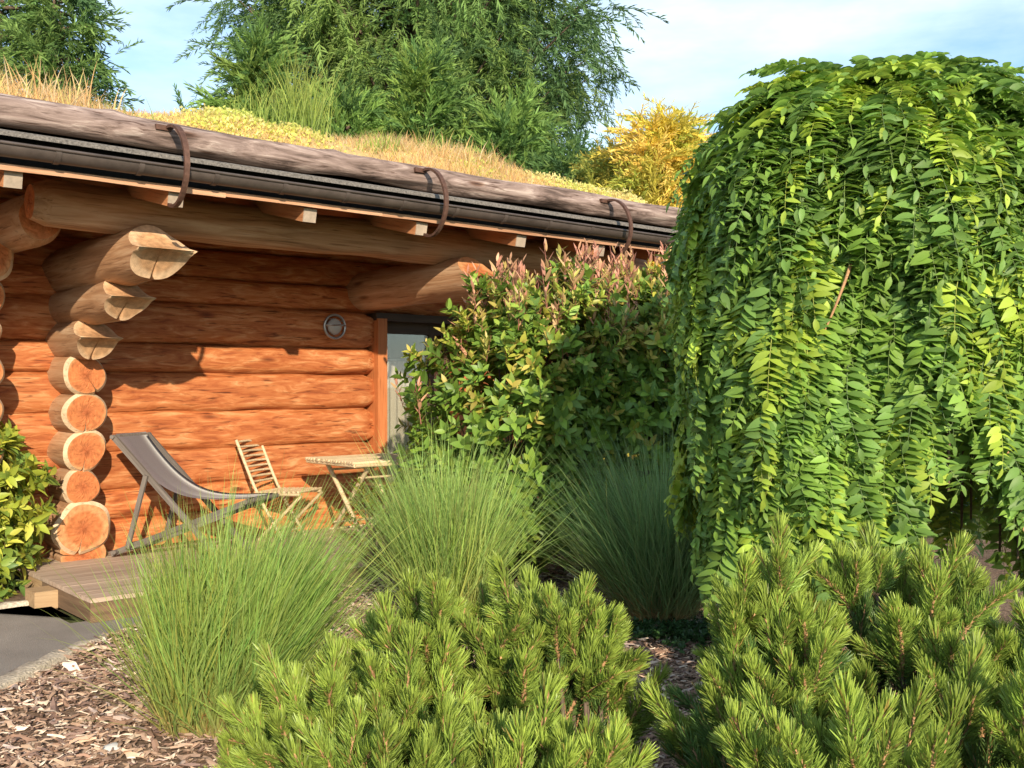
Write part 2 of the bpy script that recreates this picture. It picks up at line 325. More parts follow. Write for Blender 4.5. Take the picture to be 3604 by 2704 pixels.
# mulch bed: gently uneven sheet right of the path
gx = np.linspace(0, 1, 60); gy = np.linspace(0, 1, 60)
ys = 1.0+gy*9.5
ex = np.interp(ys, E[:, 1], E[:, 0]); ex[ys > 7.35] = -2.1
V = []
for j, y in enumerate(ys):
    for i in gx:
        x = ex[j]+(6.5-ex[j])*i
        V.append([x, y, 0.025+0.02*math.sin(3.1*x+1.3*y)+0.015*math.sin(5.3*y-2.2*x)])
V = np.array(V); i, j = np.meshgrid(np.arange(59), np.arange(59), indexing='ij')
F = np.stack([j*60+i, j*60+i+1, (j+1)*60+i+1, (j+1)*60+i], axis=2).reshape(-1, 4)
mb = MB(); mb.add(V, F, 0, True); bed = mb.build('mulch_bed', M_mulch); tag(bed, kind='structure')
path = sheet('path', [tuple(p) for p in E]+[tuple(P(0.4, 1.6)[:2]), tuple(P(-0.6, 1.6)[:2]), (-3.45, 7.52), (-3.75, 7.22), (-9, 2.9), (-9, 1.0)], 0.006, M_path)
def edging(name, line, w, h, jit):
    line = smooth_line(line, 90); T = vor(np.gradient(line, axis=0)); N = np.stack([-T[:, 1], T[:, 0]], axis=1)
    j = lambda: rng.normal(0, jit, len(line))
    prof = [(-w/2, -0.02), (-w/2*0.9, h*0.75), (-w/4, h), (w/4, h), (w/2*0.9, h*0.7), (w/2, -0.02)]
    V = np.concatenate([np.c_[line+N*(o+j()[:, None]*0.6), np.full(len(line), z)+j()*(0.5 if z > 0 else 0)] for o, z in prof])
    n = len(line); F = []
    for k in range(len(prof)-1):
        for a in range(n-1): F.append([k*n+a, k*n+a+1, (k+1)*n+a+1, (k+1)*n+a])
    m = MB(); m.add(V, np.array(F)[:, ::-1], 0, True); o = m.build(name, M_kerb); tag(o, kind='structure'); return o
edging('path_edging', EDGE+[0.03, 0], 0.13, 0.055, 0.012)
edging('path_edging', [(-6, 5.08), (-4.6, 6.4), (-3.75, 7.25), (-3.42, 7.56)], 0.10, 0.05, 0.008)
bed2 = sheet('planting_bed', [(-9, 2.95), (-3.75, 7.26), (-3.42, 7.58), tuple(P(-0.55, 1.5)[:2]), tuple(P(-0.55, -0.2)[:2]), tuple(P(-7, -0.2)[:2])], 0.02, M_mulch)

# wood chips: the 300 that show largest are pieces of their own, the rest one mass
def chip(k):
    r = np.random.default_rng(100+k); L = 0.5; n = 4
    x = np.linspace(-L, L, n); w = np.array([0.05, 0.13, 0.15, 0.03])*r.uniform(0.7, 1.3, n); zc = 0.12*np.cos(x*2.2)*r.uniform(-1, 1)+r.normal(0, 0.03, n)
    yo = r.normal(0, 0.05, n); V = []
    for a in range(n):
        V += [[x[a], yo[a]-w[a], zc[a]], [x[a], yo[a]+w[a], zc[a]+r.normal(0, 0.03)], [x[a], yo[a], zc[a]+0.07]]
    F = []
    for a in range(n-1):
        b0, b1 = a*3, a*3+3
        F += [[b0, b1, b1+2, b0+2], [b0+2, b1+2, b1+1, b0+1], [b0+1, b1+1, b1, b0]]
    return np.array(V), np.array(F)
CH = [chip(k) for k in range(8)]
N = 38000
cy = 3.2+rng.power(0.9, N)*5.6; cx = rng.uniform(-3.0, 2.0, N)
keep = cx > np.interp(cy, E[:, 1], E[:, 0])+0.06+rng.normal(0, 0.02, N)
keep &= ~((cy > 7.2) & (cx < -1.9))
dkq = (cx-S0[0])*nv[0]+(cy-S0[1])*nv[1]; keep &= dkq > 1.78
cx, cy = cx[keep], cy[keep]; N = len(cx)
cz = 0.03+0.02*np.sin(3.1*cx+1.3*cy)+0.015*np.sin(5.3*cy-2.2*cx)+rng.uniform(0, 0.02, N)
clen = rng.gamma(2.6, 0.014, N)+0.015
ang = rng.uniform(0, 2*PI, N); ax = np.stack([np.cos(ang), np.sin(ang), rng.normal(0, 0.22, N)], axis=1); nh = np.stack([rng.normal(0, .35, N), rng.normal(0, .35, N), np.ones(N)], axis=1)
CR = frames(ax, nh)
pal = np.array([[.22, .135, .095], [.31, .205, .145], [.41, .285, .20], [.58, .45, .34], [.20, .13, .105], [.68, .56, .44], [.38, .29, .245]])
ct = 1.1*pal[rng.choice(7, N, p=[.24, .24, .18, .1, .14, .03, .07])]*rng.uniform(0.8, 1.2, (N, 1))
size = clen/cy
vis = (np.abs(cx/cy) < 0.5) & (cx < -0.95*cy/5-0.2)   # bare mulch beside the path is where chips show
order = np.argsort(-(size*np.where(vis, 1, 0)))
solo = order[:290]; rest = np.setdiff1d(np.arange(N), solo)
chip_me = []
for k in range(16):
    m = MB(); t = pal[k % 7]*(1.0 if k < 7 else 1.25); m.add(*CH[k % 8], 0, False, t); chip_me.append(m.mesh('wood_chip', M_chip))
for q, a in enumerate(solo): link('wood_chip', chip_me[rng.integers(16)], bed, (cx[a], cy[a], cz[a]+0.006), CR[a], clen[a])
m = MB(); vsel = rng.integers(0, 8, N)
for k in range(8):
    ii = rest[vsel[rest] == k]; m.inst(*CH[k], CR[ii], np.stack([cx, cy, cz], 1)[ii], clen[ii], 0, False, ct[ii])
tag(m.build('wood_chips', M_chip, bed), kind='stuff')

# ------------------------------------------------------------------ log cabin
cabin = empty('log_cabin', (S0[0], S0[1], 0), ANG)
tag(cabin, 'orange log cabin with turf roof and projecting log ends', 'cabin')
def C(t, q, z): return np.array([t, -q, z])

def log_mesh(L, r0, r1, seed=0, sy=1.0, sz=1.0, power=2.0, end0='flat', end1='flat', notch=None, amp=0.006, knots=0, beak=(0.3, 0.2), mats=None, na=48, bend=0.0, kamp=0.014):
    r = np.random.default_rng(seed)
    a = np.linspace(0, 2*PI, na, endpoint=False)
    if notch is not None:
        a = np.unique(np.r_[a[np.abs((a-notch+PI) % (2*PI)-PI) > 0.09], (notch+np.array([-0.085, -0.03, 0, 0.03, 0.085])) % (2*PI)])
    na = len(a); dn = np.abs((a-(notch if notch is not None else 0)+PI) % (2*PI)-PI)
    ca, sa = np.cos(a), np.sin(a); pw = 2.0/power
    cu = np.sign(ca)*np.abs(ca)**pw; su = np.sign(sa)*np.abs(sa)**pw
    nx = max(10, int(L/0.11)); xs = np.linspace(0, L, nx)
    ph = r.uniform(0, 2*PI, (5, 2)); kx = r.uniform(0.6, 4.5, 5); ka = np.array([1, 2, 3, 2, 5])
    kn = [(r.uniform(0.1, 0.95)*L, r.uniform(0, 2*PI), r.uniform(0.6, 1.4)) for _ in range(knots)]
    def rad(x, aa):
        v = r0+(r1-r0)*x/L
        for q in range(5): v = v+amp*np.sin(ka[q]*aa+kx[q]*x+ph[q, 0])*np.sin(kx[q]*0.7*x+ph[q, 1])
        for (kx0, ka0, s_) in kn: v = v+kamp*s_*np.exp(-((x-kx0)/0.055)**2-(((aa-ka0+PI) % (2*PI)-PI)*v/0.05)**2)
        return v
    def xe(zeta):
        if end1 == 'beak':
            return L-beak[0]*np.sqrt(np.clip(zeta, 0, 1))-beak[1]*np.clip(-zeta, 0, 1)**0.42
        return L+0*zeta
    bz = lambda x: bend*np.sin(PI*x/L)
    m = MB(); V = []; rings = []
    for x in xs:
        R = rad(x, a)
        if notch is not None:
            depth = np.clip((x-(L-0.7))/0.5, 0, 1)
            R = R*np.where(dn < 0.04, 1-depth*np.where(dn < 0.015, 0.6, 0.12), 1)
        f = 1.0
        if end1 == 'round' and x > L-0.16: f = 0.8+0.2*math.sqrt(max(0, 1-((x-(L-0.16))/0.16)**2))
        if end0 == 'round' and x < 0.16: f = 0.72+0.28*math.sqrt(max(0, 1-((0.16-x)/0.16)**2))
        xx = np.full(na, x)
        if end1 == 'beak' and x > L-0.75:
            e = xe(sa); xx = L-0.75+(x-(L-0.75))*(e-(L-0.75))/0.75
        rings.append((xx, R*f))
        V.append(np.stack([xx, R*f*sy*cu, R*f*sz*su+bz(x)], axis=1))
    n = len(rings)
    if end1 == 'chamfer':
        V[-1][:, 0] -= 0.045+0.012*np.sin(3*a+ph[0, 0])
    Vs = np.concatenate(V); i, j = np.meshgrid(np.arange(n-1), np.arange(na), indexing='ij')
    F = np.stack([i*na+j, i*na+(j+1) % na, (i+1)*na+(j+1) % na, (i+1)*na+j], axis=2).reshape(-1, 4)
    m.add(Vs, F, 0, True)
    # caps
    for side in (0, 1):
        base = V[0] if side == 0 else V[-1]; xx, R = rings[0] if side == 0 else rings[-1]
        st = end0 if side == 0 else end1; X = 0 if side == 0 else L
        if st == 'chamfer':
            f2 = 0.86; ring2 = np.stack([np.full(na, X), R*f2*sy*cu, R*f2*sz*su], axis=1)
            jj = np.arange(na); q = np.stack([jj, (jj+1) % na, na+(jj+1) % na, na+jj], axis=1)
            m.add(np.vstack([base, ring2]), q if side else q[:, ::-1], 2, False); base = ring2; R = R*f2
        fr = [1.0, 0.9, 0.8, 0.7, 0.6, 0.5, 0.4, 0.3, 0.2, 0.1]; Vc = [base]
        for f in fr[1:]:
            y = R*f*sy*cu; z = R*f*sz*su
            x = xe(f*sa) if (side == 1 and st == 'beak') else np.full(na, X)+r.normal(0, 0.0015, na)
            Vc.append(np.stack([x, y, z+bz(X)], axis=1))
        Vc = np.concatenate(Vc); Vc = np.vstack([Vc, [[L if side else 0, 0, bz(X)]]])
        F = []
        for k in range(len(fr)-1):
            for q in range(na): F.append([k*na+q, k*na+(q+1) % na, (k+1)*na+(q+1) % na, (k+1)*na+q])
        F = np.array(F); m.add(Vc[:-1], F if side else F[:, ::-1], 1, st == 'beak')
        k = (len(fr)-1)*na; T = np.array([[q, (q+1) % na, na] for q in range(na)]); m.add(np.vstack([Vc[k:k+na], Vc[-1:]]), T if side else T[:, ::-1], 1, st == 'beak')
    return m.mesh('log', mats or [M_wall, M_end, M_sap])

def log(name, p0, p1, r0, r1, parent=cabin, **kw):
    p0 = np.asarray(p0, float); p1 = np.asarray(p1, float); L = float(np.linalg.norm(p1-p0))
    R = frames(p1-p0, (0.0, 0.0, 1.0))[0]
    return link(name, log_mesh(L, r0, r1, **kw), parent, p0, R)

JZ = [0.06, 0.43, 0.69, 1.02, 1.36, 1.71, 1.97, 2.35, 2.595, 2.86, 3.12, 3.36]
QW = -0.45
D0, D1, DZ = 3.08, 4.25, 2.29
T0, T1 = -4.2, 5.45
for k in range(len(JZ)-1):
    zc = (JZ[k]+JZ[k+1])/2; hz = (JZ[k+1]-JZ[k])/2+0.010
    kw = dict(sz=hz/0.165, power=3.5, amp=0.005, knots=5, kamp=0.008)
    if JZ[k] < DZ-0.1:
        log('wall_log', C(T0, QW, zc), C(D0, QW, zc), 0.165, 0.165, seed=20+k, end1='round', **kw)
        log('wall_log', C(D1, QW, zc), C(T1+0.3, QW, zc), 0.165, 0.165, seed=40+k, end0='round', **kw)
    else:
        log('wall_log', C(T0, QW, zc), C(T1+0.3, QW, zc), 0.165, 0.165, seed=20+k, **kw)
    # right gable wall, seen only from the side
    log('wall_log', C(T1-0.1, QW+0.3, zc+0.13), C(T1-0.1, -6.2, zc+0.13), 0.165, 0.165, seed=60+k, **kw)

CM = [M_corb, M_end, M_sap]; CW = [M_corb, M_endw, M_sap]
# stack of cross-wall logs: (z, radius, reach q, end)
stack = [(0.20, 0.185, 0.06, 'flat', 3.0), (0.43, 0.228, 0.11, 'chamfer', 4.5), (0.765, 0.155, 0.08, 'chamfer', None), (1.06, 0.174, 0.11, 'chamfer', 4.55), (1.375, 0.176, 0.11, 'chamfer', 4.65),
         (1.68, 0.174, 0.13, 'chamfer', 5.3), (1.97, 0.166, 0.56, 'beak', 4.6), (2.25, 0.166, 1.18, 'beak', 4.5), (2.55, 0.205, 1.74, 'beak', 4.7)]
for k, (z, r, q, e, nt_) in enumerate(stack):
    b = (0.34, 0.24) if r < 0.2 else (0.36, 0.26)
    log('cross_log', C(0.0+0.01*math.sin(k*3), -3.0, z), C(0.0+0.01*math.sin(k*5), q, z), r*0.97, r, seed=80+k, end1=e, notch=nt_, beak=b, amp=0.007, knots=2, mats=CW if e == 'beak' else CM)
# single corbel above the door
log('cross_log', C(2.94, -3.0, 2.56), C(2.94, 1.74, 2.56), 0.20, 0.20, seed=95, end1='beak', notch=4.7, beak=(0.34, 0.16), knots=2, mats=CM)
log('cross_log', C(5.35, -3.0, 2.56), C(5.35, 1.74, 2.56), 0.20, 0.20, seed=96, end1='beak', notch=4.7, beak=(0.34, 0.16), knots=2, mats=CM)
# second stack at the left edge of the view
for k, (z, r, q, e, nt_) in enumerate(stack):
    q2 = {6: 0.2, 7: 0.3, 8: 0.4}.get(k, q+0.1)
    log('cross_log', C(-0.81, -3.0, z+0.02), C(-0.81, q2, z+0.02), r*0.97, r, seed=180+k, end1='chamfer', notch=nt_, amp=0.006, mats=CM)
log('cross_log', C(-0.60, -3.0, 2.84), C(-0.60, 0.97, 2.80), 0.20, 0.19, seed=97, end1='round', knots=2, mats=CM)
# eaves purlin
log('purlin', C(-0.72, 1.12, 2.875), C(5.5, 1.12, 2.875), 0.165, 0.175, seed=99, end0='round', amp=0.007, knots=6, mats=CM)

# roof: rafters, boards, membrane, gutter, eaves log, hooks, turf
SL = 0.229
def zr(q): return 2.9+SL*(1.8-q)
RT = [-3.1, -2.07, -1.04, 0.0, 1.04, 2.07, 3.15, 4.15, 5.15]
for k, t in enumerate(RT):
    m = MB(); a = C(t, 1.90, zr(1.90)-0.004); b = C(t, -2.2, zr(-2.2)); L_ = np.linalg.norm(b-a); R = frames(b-a, (0, 0, 1))[0]
    m.box((L_/2, 0, 0), (L_, 0.11, 0.105), 0)
    o = m.build('rafter', M_raft, cabin, a, R)
    m = MB(); m.box((-0.004, 0, 0), (0.008, 0.107, 0.102), 0); m.build('end_grain', M_raftend, o)
bw = 0.145; q = 1.97; k = 0
while q > -0.6:
    tt = T0
    cuts = np.sort(rng.uniform(T0+0.6, T1-0.3, 2)) if k == 0 else []
    segs = np.r_[T0, cuts, T1+0.05]
    for u in range(len(segs)-1):
        p = C(segs[u]+0.003, q-bw/2, zr(q-bw/2)+0.072+(rng.normal(0, 0.004) if k == 0 else 0)); p2 = C(segs[u+1]-0.003, q-bw/2, p[2])
        L_ = segs[u+1]-segs[u]; m = MB(); nx = max(2, int(L_/0.12)); xs = np.linspace(0, L_, nx)
        yj = np.convolve(rng.normal(0, 0.008, nx+4), np.ones(5)/5, 'valid') if k == 0 else np.zeros(nx)
        zj = np.convolve(rng.normal(0, 0.006, nx+4), np.ones(5)/5, 'valid') if k == 0 else np.zeros(nx)
        V = np.concatenate([np.stack([xs, np.full(nx, y)+(yj if y < 0 else 0), np.full(nx, z)+(zj if z < 0 else 0)], 1) for y, z in ((-bw/2+.002, -.018), (bw/2-.002, -.018), (bw/2-.002, .018), (-bw/2+.002, .018))])
        i = np.arange(nx-1); F = np.concatenate([np.stack([a*nx+i, a*nx+i+1, b*nx+i+1, b*nx+i], 1) for a, b in ((1, 0), (2, 1), (3, 2), (0, 3))])
        m.add(V, F); m.add(V[[0, nx, 2*nx, 3*nx]], [[0, 1, 2, 3]]); m.add(V[[nx-1, 2*nx-1, 3*nx-1, 4*nx-1]], [[3, 2, 1, 0]])
        Rr = np.array([[1, 0, 0], [0, math.cos(math.atan(SL)), -math.sin(math.atan(SL))], [0, math.sin(math.atan(SL)), math.cos(math.atan(SL))]])
        m.build('roof_board', M_board, cabin, p, Rr)
    q -= bw; k += 1
def slab(name, prof, mat, t0=T0, t1=T1, n=2):
    """extrude (q,z) profile along t"""
    m = MB(); k = len(prof); ts = np.linspace(t0, t1, n)
    V = np.concatenate([[C(t, q, z) for q, z in prof] for t in ts]); F = []
    for a in range(n-1):
        for b in range(k): F.append([a*k+b, a*k+(b+1) % k, (a+1)*k+(b+1) % k, (a+1)*k+b])
    m.add(V, F)
    m.V.append(V[:k]); m.T.append(np.ones((k, 4))); m.F.append((np.array([list(range(k))[::-1]])+m.n, 0, False)); m.n += k
    m.V.append(V[-k:]); m.T.append(np.ones((k, 4))); m.F.append((np.array([list(range(k))])+m.n, 0, False)); m.n += k
    return m.build(name, mat, cabin)
def zt(q): return 3.135+SL*(1.93-q)            # membrane level
slab('membrane', [(1.90, zr(1.90)+0.092), (1.90, zt(1.90)), (-2.4, zt(-2.4)), (-6.6, zt(1.8)-0.05), (-6.6, zr(1.9)+0.05), (-2.4, zr(-2.4)+0.095)], M_dark, T0, T1)
slab('drip_edge', [(1.60, zt(1.60)+0.003), (1.60, zt(1.60)+0.028), (1.98, zt(1.98)+0.034), (2.005, zt(2.0)+0.024), (2.005, zt(2.0)-0.002), (1.985, zt(1.98)+0.004)], M_drip, T0, T1+0.03)
log('eaves_log', C(T0, 1.85, 3.305), C(T1+0.03, 1.85, 3.305), 0.102, 0.094, seed=7, amp=0.007, knots=46, kamp=0.017, mats=[M_bark, M_bark, M_bark], na=48)
# gutter: half-round trough with beads
gq, gz, gr = 2.04, 3.045, 0.066
m = MB(); an = np.linspace(PI, 2*PI, 15); ts = np.linspace(T0, T1+0.02, 2)
for rr, flip in ((gr, False), (gr-0.004, True)):
    V = np.concatenate([[C(t, gq-rr*math.cos(a), gz+rr*math.sin(a)) for a in an] for t in ts]); n = len(an)
    F = np.array([[a, a+1, n+a+1, n+a] for a in range(n-1)]); m.add(V, F if not flip else F[:, ::-1], 0, True)
for e in (0, 1):
    V = [C(ts[e], gq-gr*math.cos(a), gz+gr*math.sin(a)) for a in an]+[C(ts[e], gq, gz)]
    m.add(V, [[a, a+1, n][::(-1 if e else 1)] for a in range(n-1)])
gut = m.build('gutter', M_gut, cabin)
m = MB(); m.tube([C(t, gq+gr+0.004, gz+0.006) for t in np.linspace(T0, T1+0.02, 12)], 0.0105, 10); m.build('gutter_bead', M_gut, gut)
for t in np.arange(T0+0.25, T1, 0.52):
    m = MB(); a2 = np.linspace(PI*0.98, 2*PI*1.0, 15); w = 0.017; n = len(a2)
    V = np.concatenate([[C(t+e, gq-(gr+0.006)*math.cos(a), gz+(gr+0.006)*math.sin(a)) for a in a2] for e in (-w, w)]); m.add(V, [[a, a+1, n+a+1, n+a] for a in range(n-1)], 0, True)
    V = np.concatenate([[C(t+e, gq-(gr+r_)*math.cos(a), gz+(gr+r_)*math.sin(a)) for a in a2] for e, r_ in ((-w, 0.006), (-w, 0.0))]); m.add(V, [[a, n+a, n+a+1, a+1] for a in range(n-1)])
    V = np.concatenate([[C(t+e, gq-(gr+r_)*math.cos(a), gz+(gr+r_)*math.sin(a)) for a in a2] for e, r_ in ((w, 0.006), (w, 0.0))]); m.add(V, [[a, a+1, n+a+1, n+a] for a in range(n-1)])
    m.build('gutter_bracket', M_gut, gut)
# iron hooks holding the eaves log
hk = np.array([(1.93, 3.335), (1.99, 3.352), (2.08, 3.335), (2.17, 3.27), (2.23, 3.18), (2.26, 3.07), (2.25, 2.97), (2.205, 2.88), (2.14, 2.815), (2.06, 2.785), (1.99, 2.795), (1.965, 2.82)])
for t in (-2.15, -0.07, 2.06, 4.2):
    q2 = smooth_line(hk, 26); pts = np.array([C(t, a, b) for a, b in q2]); tan = vor(np.gradient(pts, axis=0)); nn = np.cross(tan, (1, 0, 0))
    wv = np.linspace(0.022, 0.014, 26)[:, None]; th = 0.010
    m = MB(); e = np.array([1, 0, 0])
    V = np.concatenate([pts-e*wv-nn*th, pts+e*wv-nn*th, pts+e*wv+nn*th, pts-e*wv+nn*th]); n = 26; i = np.arange(n-1)
    m.add(V, np.concatenate([np.stack([a*n+i, a*n+i+1, b*n+i+1, b*n+i], 1) for a, b in ((0, 1), (1, 2), (2, 3), (3, 0))]), 0, False)
    m.add(V[[0, n, 2*n, 3*n]], [[3, 2, 1, 0]]); m.add(V[[n-1, 2*n-1, 3*n-1, 4*n-1]], [[0, 1, 2, 3]])
    o = m.build('iron_hook', M_iron, cabin)
    m = MB(); m.box(C(t-0.035, 1.95, 3.335), (0.11, 0.03, 0.035)); m.build('nail_plate', M_iron, o)

# turf roof
def mound(t, q):
    f = np.interp(t, [-4, -1.0, -0.5, -0.1, 0.35, 0.8, 1.3, 1.7, 2.3, 2.9, 3.3, 4.2, 5.0, 5.45], [.16, .14, .09, .07, .20, .26, .22, .20, .24, .28, .24, .18, .15, .09])
    return f*np.clip((1.80-q)/0.30, 0, 1)+0.015*np.sin(7*t+3*q)+0.012*np.sin(13*t-9*q)
nt_, nq_ = 160, 46
tg = np.linspace(T0, T1-0.02, nt_); qg = np.r_[np.linspace(1.80, 0.6, 30), np.linspace(0.45, -2.4, 8), np.linspace(-3, -6.5, 8)]
def zturf(t, q): return np.where(q > -2.4, 3.27+SL*(1.80-q), 3.27+SL*4.2+SL*(q+2.4))+mound(t, q)
TT, QQ = np.meshgrid(tg, qg, indexing='ij'); ZZ = zturf(TT, QQ)
V = np.stack([TT, -QQ, ZZ], 2).reshape(-1, 3); i, j = np.meshgrid(np.arange(nt_-1), np.arange(nq_-1), indexing='ij')
m = MB(); m.add(V, np.stack([i*nq_+j, (i+1)*nq_+j, (i+1)*nq_+j+1, i*nq_+j+1], 2).reshape(-1, 4), 0, True)
Vb = np.stack([np.full(nq_, T1-0.02), -qg, zturf(np.full(nq_, T1-0.02), qg)], 1); Vb2 = Vb.copy(); Vb2[:, 2] = np.where(qg > -2.4, zt(qg), zt(-2.4)+SL*(qg+2.4))
i = np.arange(nq_-1); m.add(np.vstack([Vb, Vb2]), np.stack([i, nq_+i, nq_+i+1, i+1], 1))
turf = m.build('turf', M_soil, cabin)

def blade_arr(N, length, width, lean, base_dir=None, nseg=4, droop=0.6, r=rng, kink=0.0):
    """N curved tapering strips. returns V (N*(nseg+1)*2-... ,3) relative to root and faces"""
    az = r.uniform(0, 2*PI, N); tl = np.abs(r.normal(0, lean, N)) if np.isscalar(lean) else lean
    h = np.stack([np.cos(az), np.sin(az)], 1)
    u = np.linspace(0, 1, nseg+1)[None, :]
    th = tl[:, None]+droop*r.uniform(0.4, 1.6, N)[:, None]*u**1.6
    ds = (length/nseg)[:, None]
    out = np.cumsum(np.sin(th)*ds, 1)-np.sin(th[:, :1])*ds; up = np.cumsum(np.cos(th)*ds, 1)-np.cos(th[:, :1])*ds
    ctr = np.stack([h[:, :1]*out, h[:, 1:]*out, up], 2)
    tw = r.uniform(0, PI, N); side = np.stack([np.cos(tw), np.sin(tw), 0*tw], 1)
    w = width[:, None]*np.clip(1.0-u**2.2*0.92, 0.06, 1)*np.minimum(1, 0.6+u*1.5)
    A = ctr-side[:, None, :]*w[:, :, None]/2; B = ctr+side[:, None, :]*w[:, :, None]/2
    V = np.stack([A, B], 2); k = (nseg+1)*2
    s_ = np.arange(nseg); f = np.stack([2*s_, 2*s_+1, 2*s_+3, 2*s_+2], 1)
    F = (f[None]+(np.arange(N)*k)[:, None, None]).reshape(-1, 4)
    return V.reshape(N, k, 3), F, u
def add_blades(m, roots, length, width, lean, tint, droop=0.6, nseg=4, tipt=None, r=rng, az=None):
    V, F, u = blade_arr(len(roots), length, width, lean, None, nseg, droop, r)
    T = np.repeat(tint[:, None, :], V.shape[1], 1)
    if tipt is not None:
        uu = np.repeat(u[0], 2)[None, :, None]; T = T*(1-uu)+tipt[:, None, :]*uu
    m.add((V+roots[:, None, :]).reshape(-1, 3), F, 0, True, T.reshape(-1, 3))

# dry roof grass (straw), sedum carpet and green tufts
N = 42000
t = rng.uniform(T0, T1-0.04, N); q = 1.80-rng.power(0.8, N)*1.9
dens = 0.25+0.75*(np.sin(2.3*t+1)+np.sin(5.1*t+2*q)+1.2 > rng.uniform(-0.6, 1.4, N)); kp = rng.uniform(0, 1, N) < dens; t, q = t[kp], q[kp]; N = len(t)
hgt = np.interp(t, [-4, -1.0, -0.45, -0.15, 0.2, 0.5, 1.5, 2.2, 2.8, 3.2, 3.6, 5.4], [.20, .22, .20, .05, .06, .06, .08, .11, .15, .14, .08, .06])
ln = hgt*rng.uniform(0.35, 1.5, N)
straw = np.array([[.66, .45, .19], [.72, .53, .27], [.60, .38, .17], [.68, .53, .33], [.62, .54, .20]])
tn = straw[rng.integers(0, 5, N)]*rng.uniform(0.75, 1.2, (N, 1))
m = MB(); add_blades(m, np.stack([t, -q, zturf(t, q)-0.005], 1), ln, rng.uniform(0.004, 0.008, N), 0.25, tn, 0.7, 3)
# seed-headed tall straw near the left end
N = 420; t = np.r_[rng.uniform(-4, -0.25, 330), rng.uniform(2.5, 3.4, 90)]; q = rng.uniform(0.5, 1.75, N); ln = np.r_[rng.uniform(0.18, 0.42, 330), rng.uniform(0.12, 0.28, 90)]
add_blades(m, np.stack([t, -q, zturf(t, q)], 1), ln, np.full(N, 0.012), 0.16, straw[rng.integers(0, 5, N)]*1.05, 0.45, 5)
tag(m.build('dry_grass', M_blade, turf), kind='stuff')
# sedum: small stubby leaves heaped in cushions
N = 15000
cen = np.stack([np.r_[rng.normal(0.62, 0.16, 14), rng.normal(1.25, 0.14, 8), rng.uniform(-0.2, 5.4, 14), rng.uniform(4.2, 5.4, 24)], rng.uniform(0.9, 1.75, 60)], 1); ci = rng.integers(0, 60, N)
off = rng.normal(0, 1, (N, 2))*[0.17, 0.12]; t = np.clip(cen[ci, 0]+off[:, 0], T0, T1-0.05); q = np.minimum(cen[ci, 1]+off[:, 1], 1.78)
zz = zturf(t, q)+0.08*np.exp(-np.sum((off/[0.17, 0.12])**2, 1)/2)*rng.uniform(0.1, 1.2, N)
lv = np.array([[0, -.3, 0], [1, -.25, .15], [1, .25, .15], [0, .3, 0]]); ax = np.stack([rng.normal(0, 1, N), rng.normal(0, 1, N), np.abs(rng.normal(0.6, 0.6, N))], 1)
sed = np.array([[.58, .60, .16], [.66, .62, .24], [.50, .55, .14], [.70, .62, .28], [.64, .56, .22]])
m = MB(); m.inst(lv, [[0, 1, 2, 3]], frames(ax, rng.normal(0, 1, (N, 3))), np.stack([t, -q, zz], 1), rng.uniform(0.012, 0.03, N), 0, False, sed[ci % 5]*rng.uniform(0.8, 1.2, (N, 1)))
tag(m.build('sedum', M_blade, turf), kind='stuff')
m = MB()
for (tc_, qc, n, hh, sp, wd) in ((1.30, 1.25, 170, 0.72, 0.20, 0.009), (1.55, 1.1, 80, 0.6, 0.22, 0.009), (0.95, 1.3, 60, 0.4, 0.2, 0.007), (2.0, 1.4, 60, 0.22, 0.3, 0.014), (2.6, 1.3, 40, 0.30, 0.3, 0.008), (-0.15, 1.4, 50, .22, .25, .007), (3.1, 1.5, 30, .2, .3, .008)):
    t = tc_+rng.normal(0, 0.10, n); q = qc+rng.normal(0, 0.07, n)
    tn = np.array([[.17, .26, .06]])*rng.uniform(0.7, 1.4, (n, 1))*[1, 1, 1]
    add_blades(m, np.stack([t, -q, zturf(t, q)-0.01], 1), hh*rng.uniform(0.45, 1.15, n), np.full(n, wd), sp, tn, 0.35, 5, tn*[1.7, 1.25, 1.2])
tag(m.build('green_tufts', M_blade, turf), kind='stuff')

# door with jambs, pane and curtain; dark room behind
door = empty('door', (0, 0, 0)); door.parent = cabin
for t in (D0+0.05, D1-0.05):
    m = MB(); m.box(C(t, QW+0.06, (0.17+DZ)/2), (0.115, 0.30, DZ-0.17)); m.build('jamb', M_jamb, door)
m = MB(); m.box(C((D0+D1)/2, QW+0.05, DZ+0.02), (D1-D0+0.02, 0.27, 0.08)); m.build('lintel', M_doorframe, door)
fr0, fr1 = D0+0.11, D1-0.11
m = MB()
for t in (fr0+0.03, fr1-0.03, fr0+0.72): m.box(C(t, QW-0.02, 1.235), (0.07, 0.06, 2.09))
for z in (0.24, 2.21): m.box(C((fr0+fr1)/2, QW-0.022, z), (fr1-fr0, 0.055, 0.12))
m.build('door_frame', M_doorframe, door)
for a, b in ((fr0+0.065, fr0+0.685), (fr0+0.755, fr1-0.065)):
    m = MB(); m.box(C((a+b)/2, QW-0.03, 1.22), (b-a, 0.012, 1.86)); m.build('pane', M_glass, door)
m = MB(); n = 120; xs = np.linspace(fr0, fr1, n); yy = 0.022*np.sin(xs*62)+0.01*np.sin(xs*27+1)
V = np.concatenate([np.stack([xs, -(QW-0.13)+yy*(0.7 if z > 1 else 1.2), np.full(n, z)], 1) for z in (0.2, 1.1, 1.86)])
i = np.arange(n-1); m.add(V, np.concatenate([np.stack([r_*n+i, r_*n+i+1, (r_+1)*n+i+1, (r_+1)*n+i], 1) for r_ in (0, 1)]), 0, True); m.build('curtain', M_curtain, door)
m = MB(); m.tube([C(x_, QW-0.13, 1.875) for x_ in (fr0, fr1)], 0.012, 8); m.build('curtain_rail', M_steel, door)
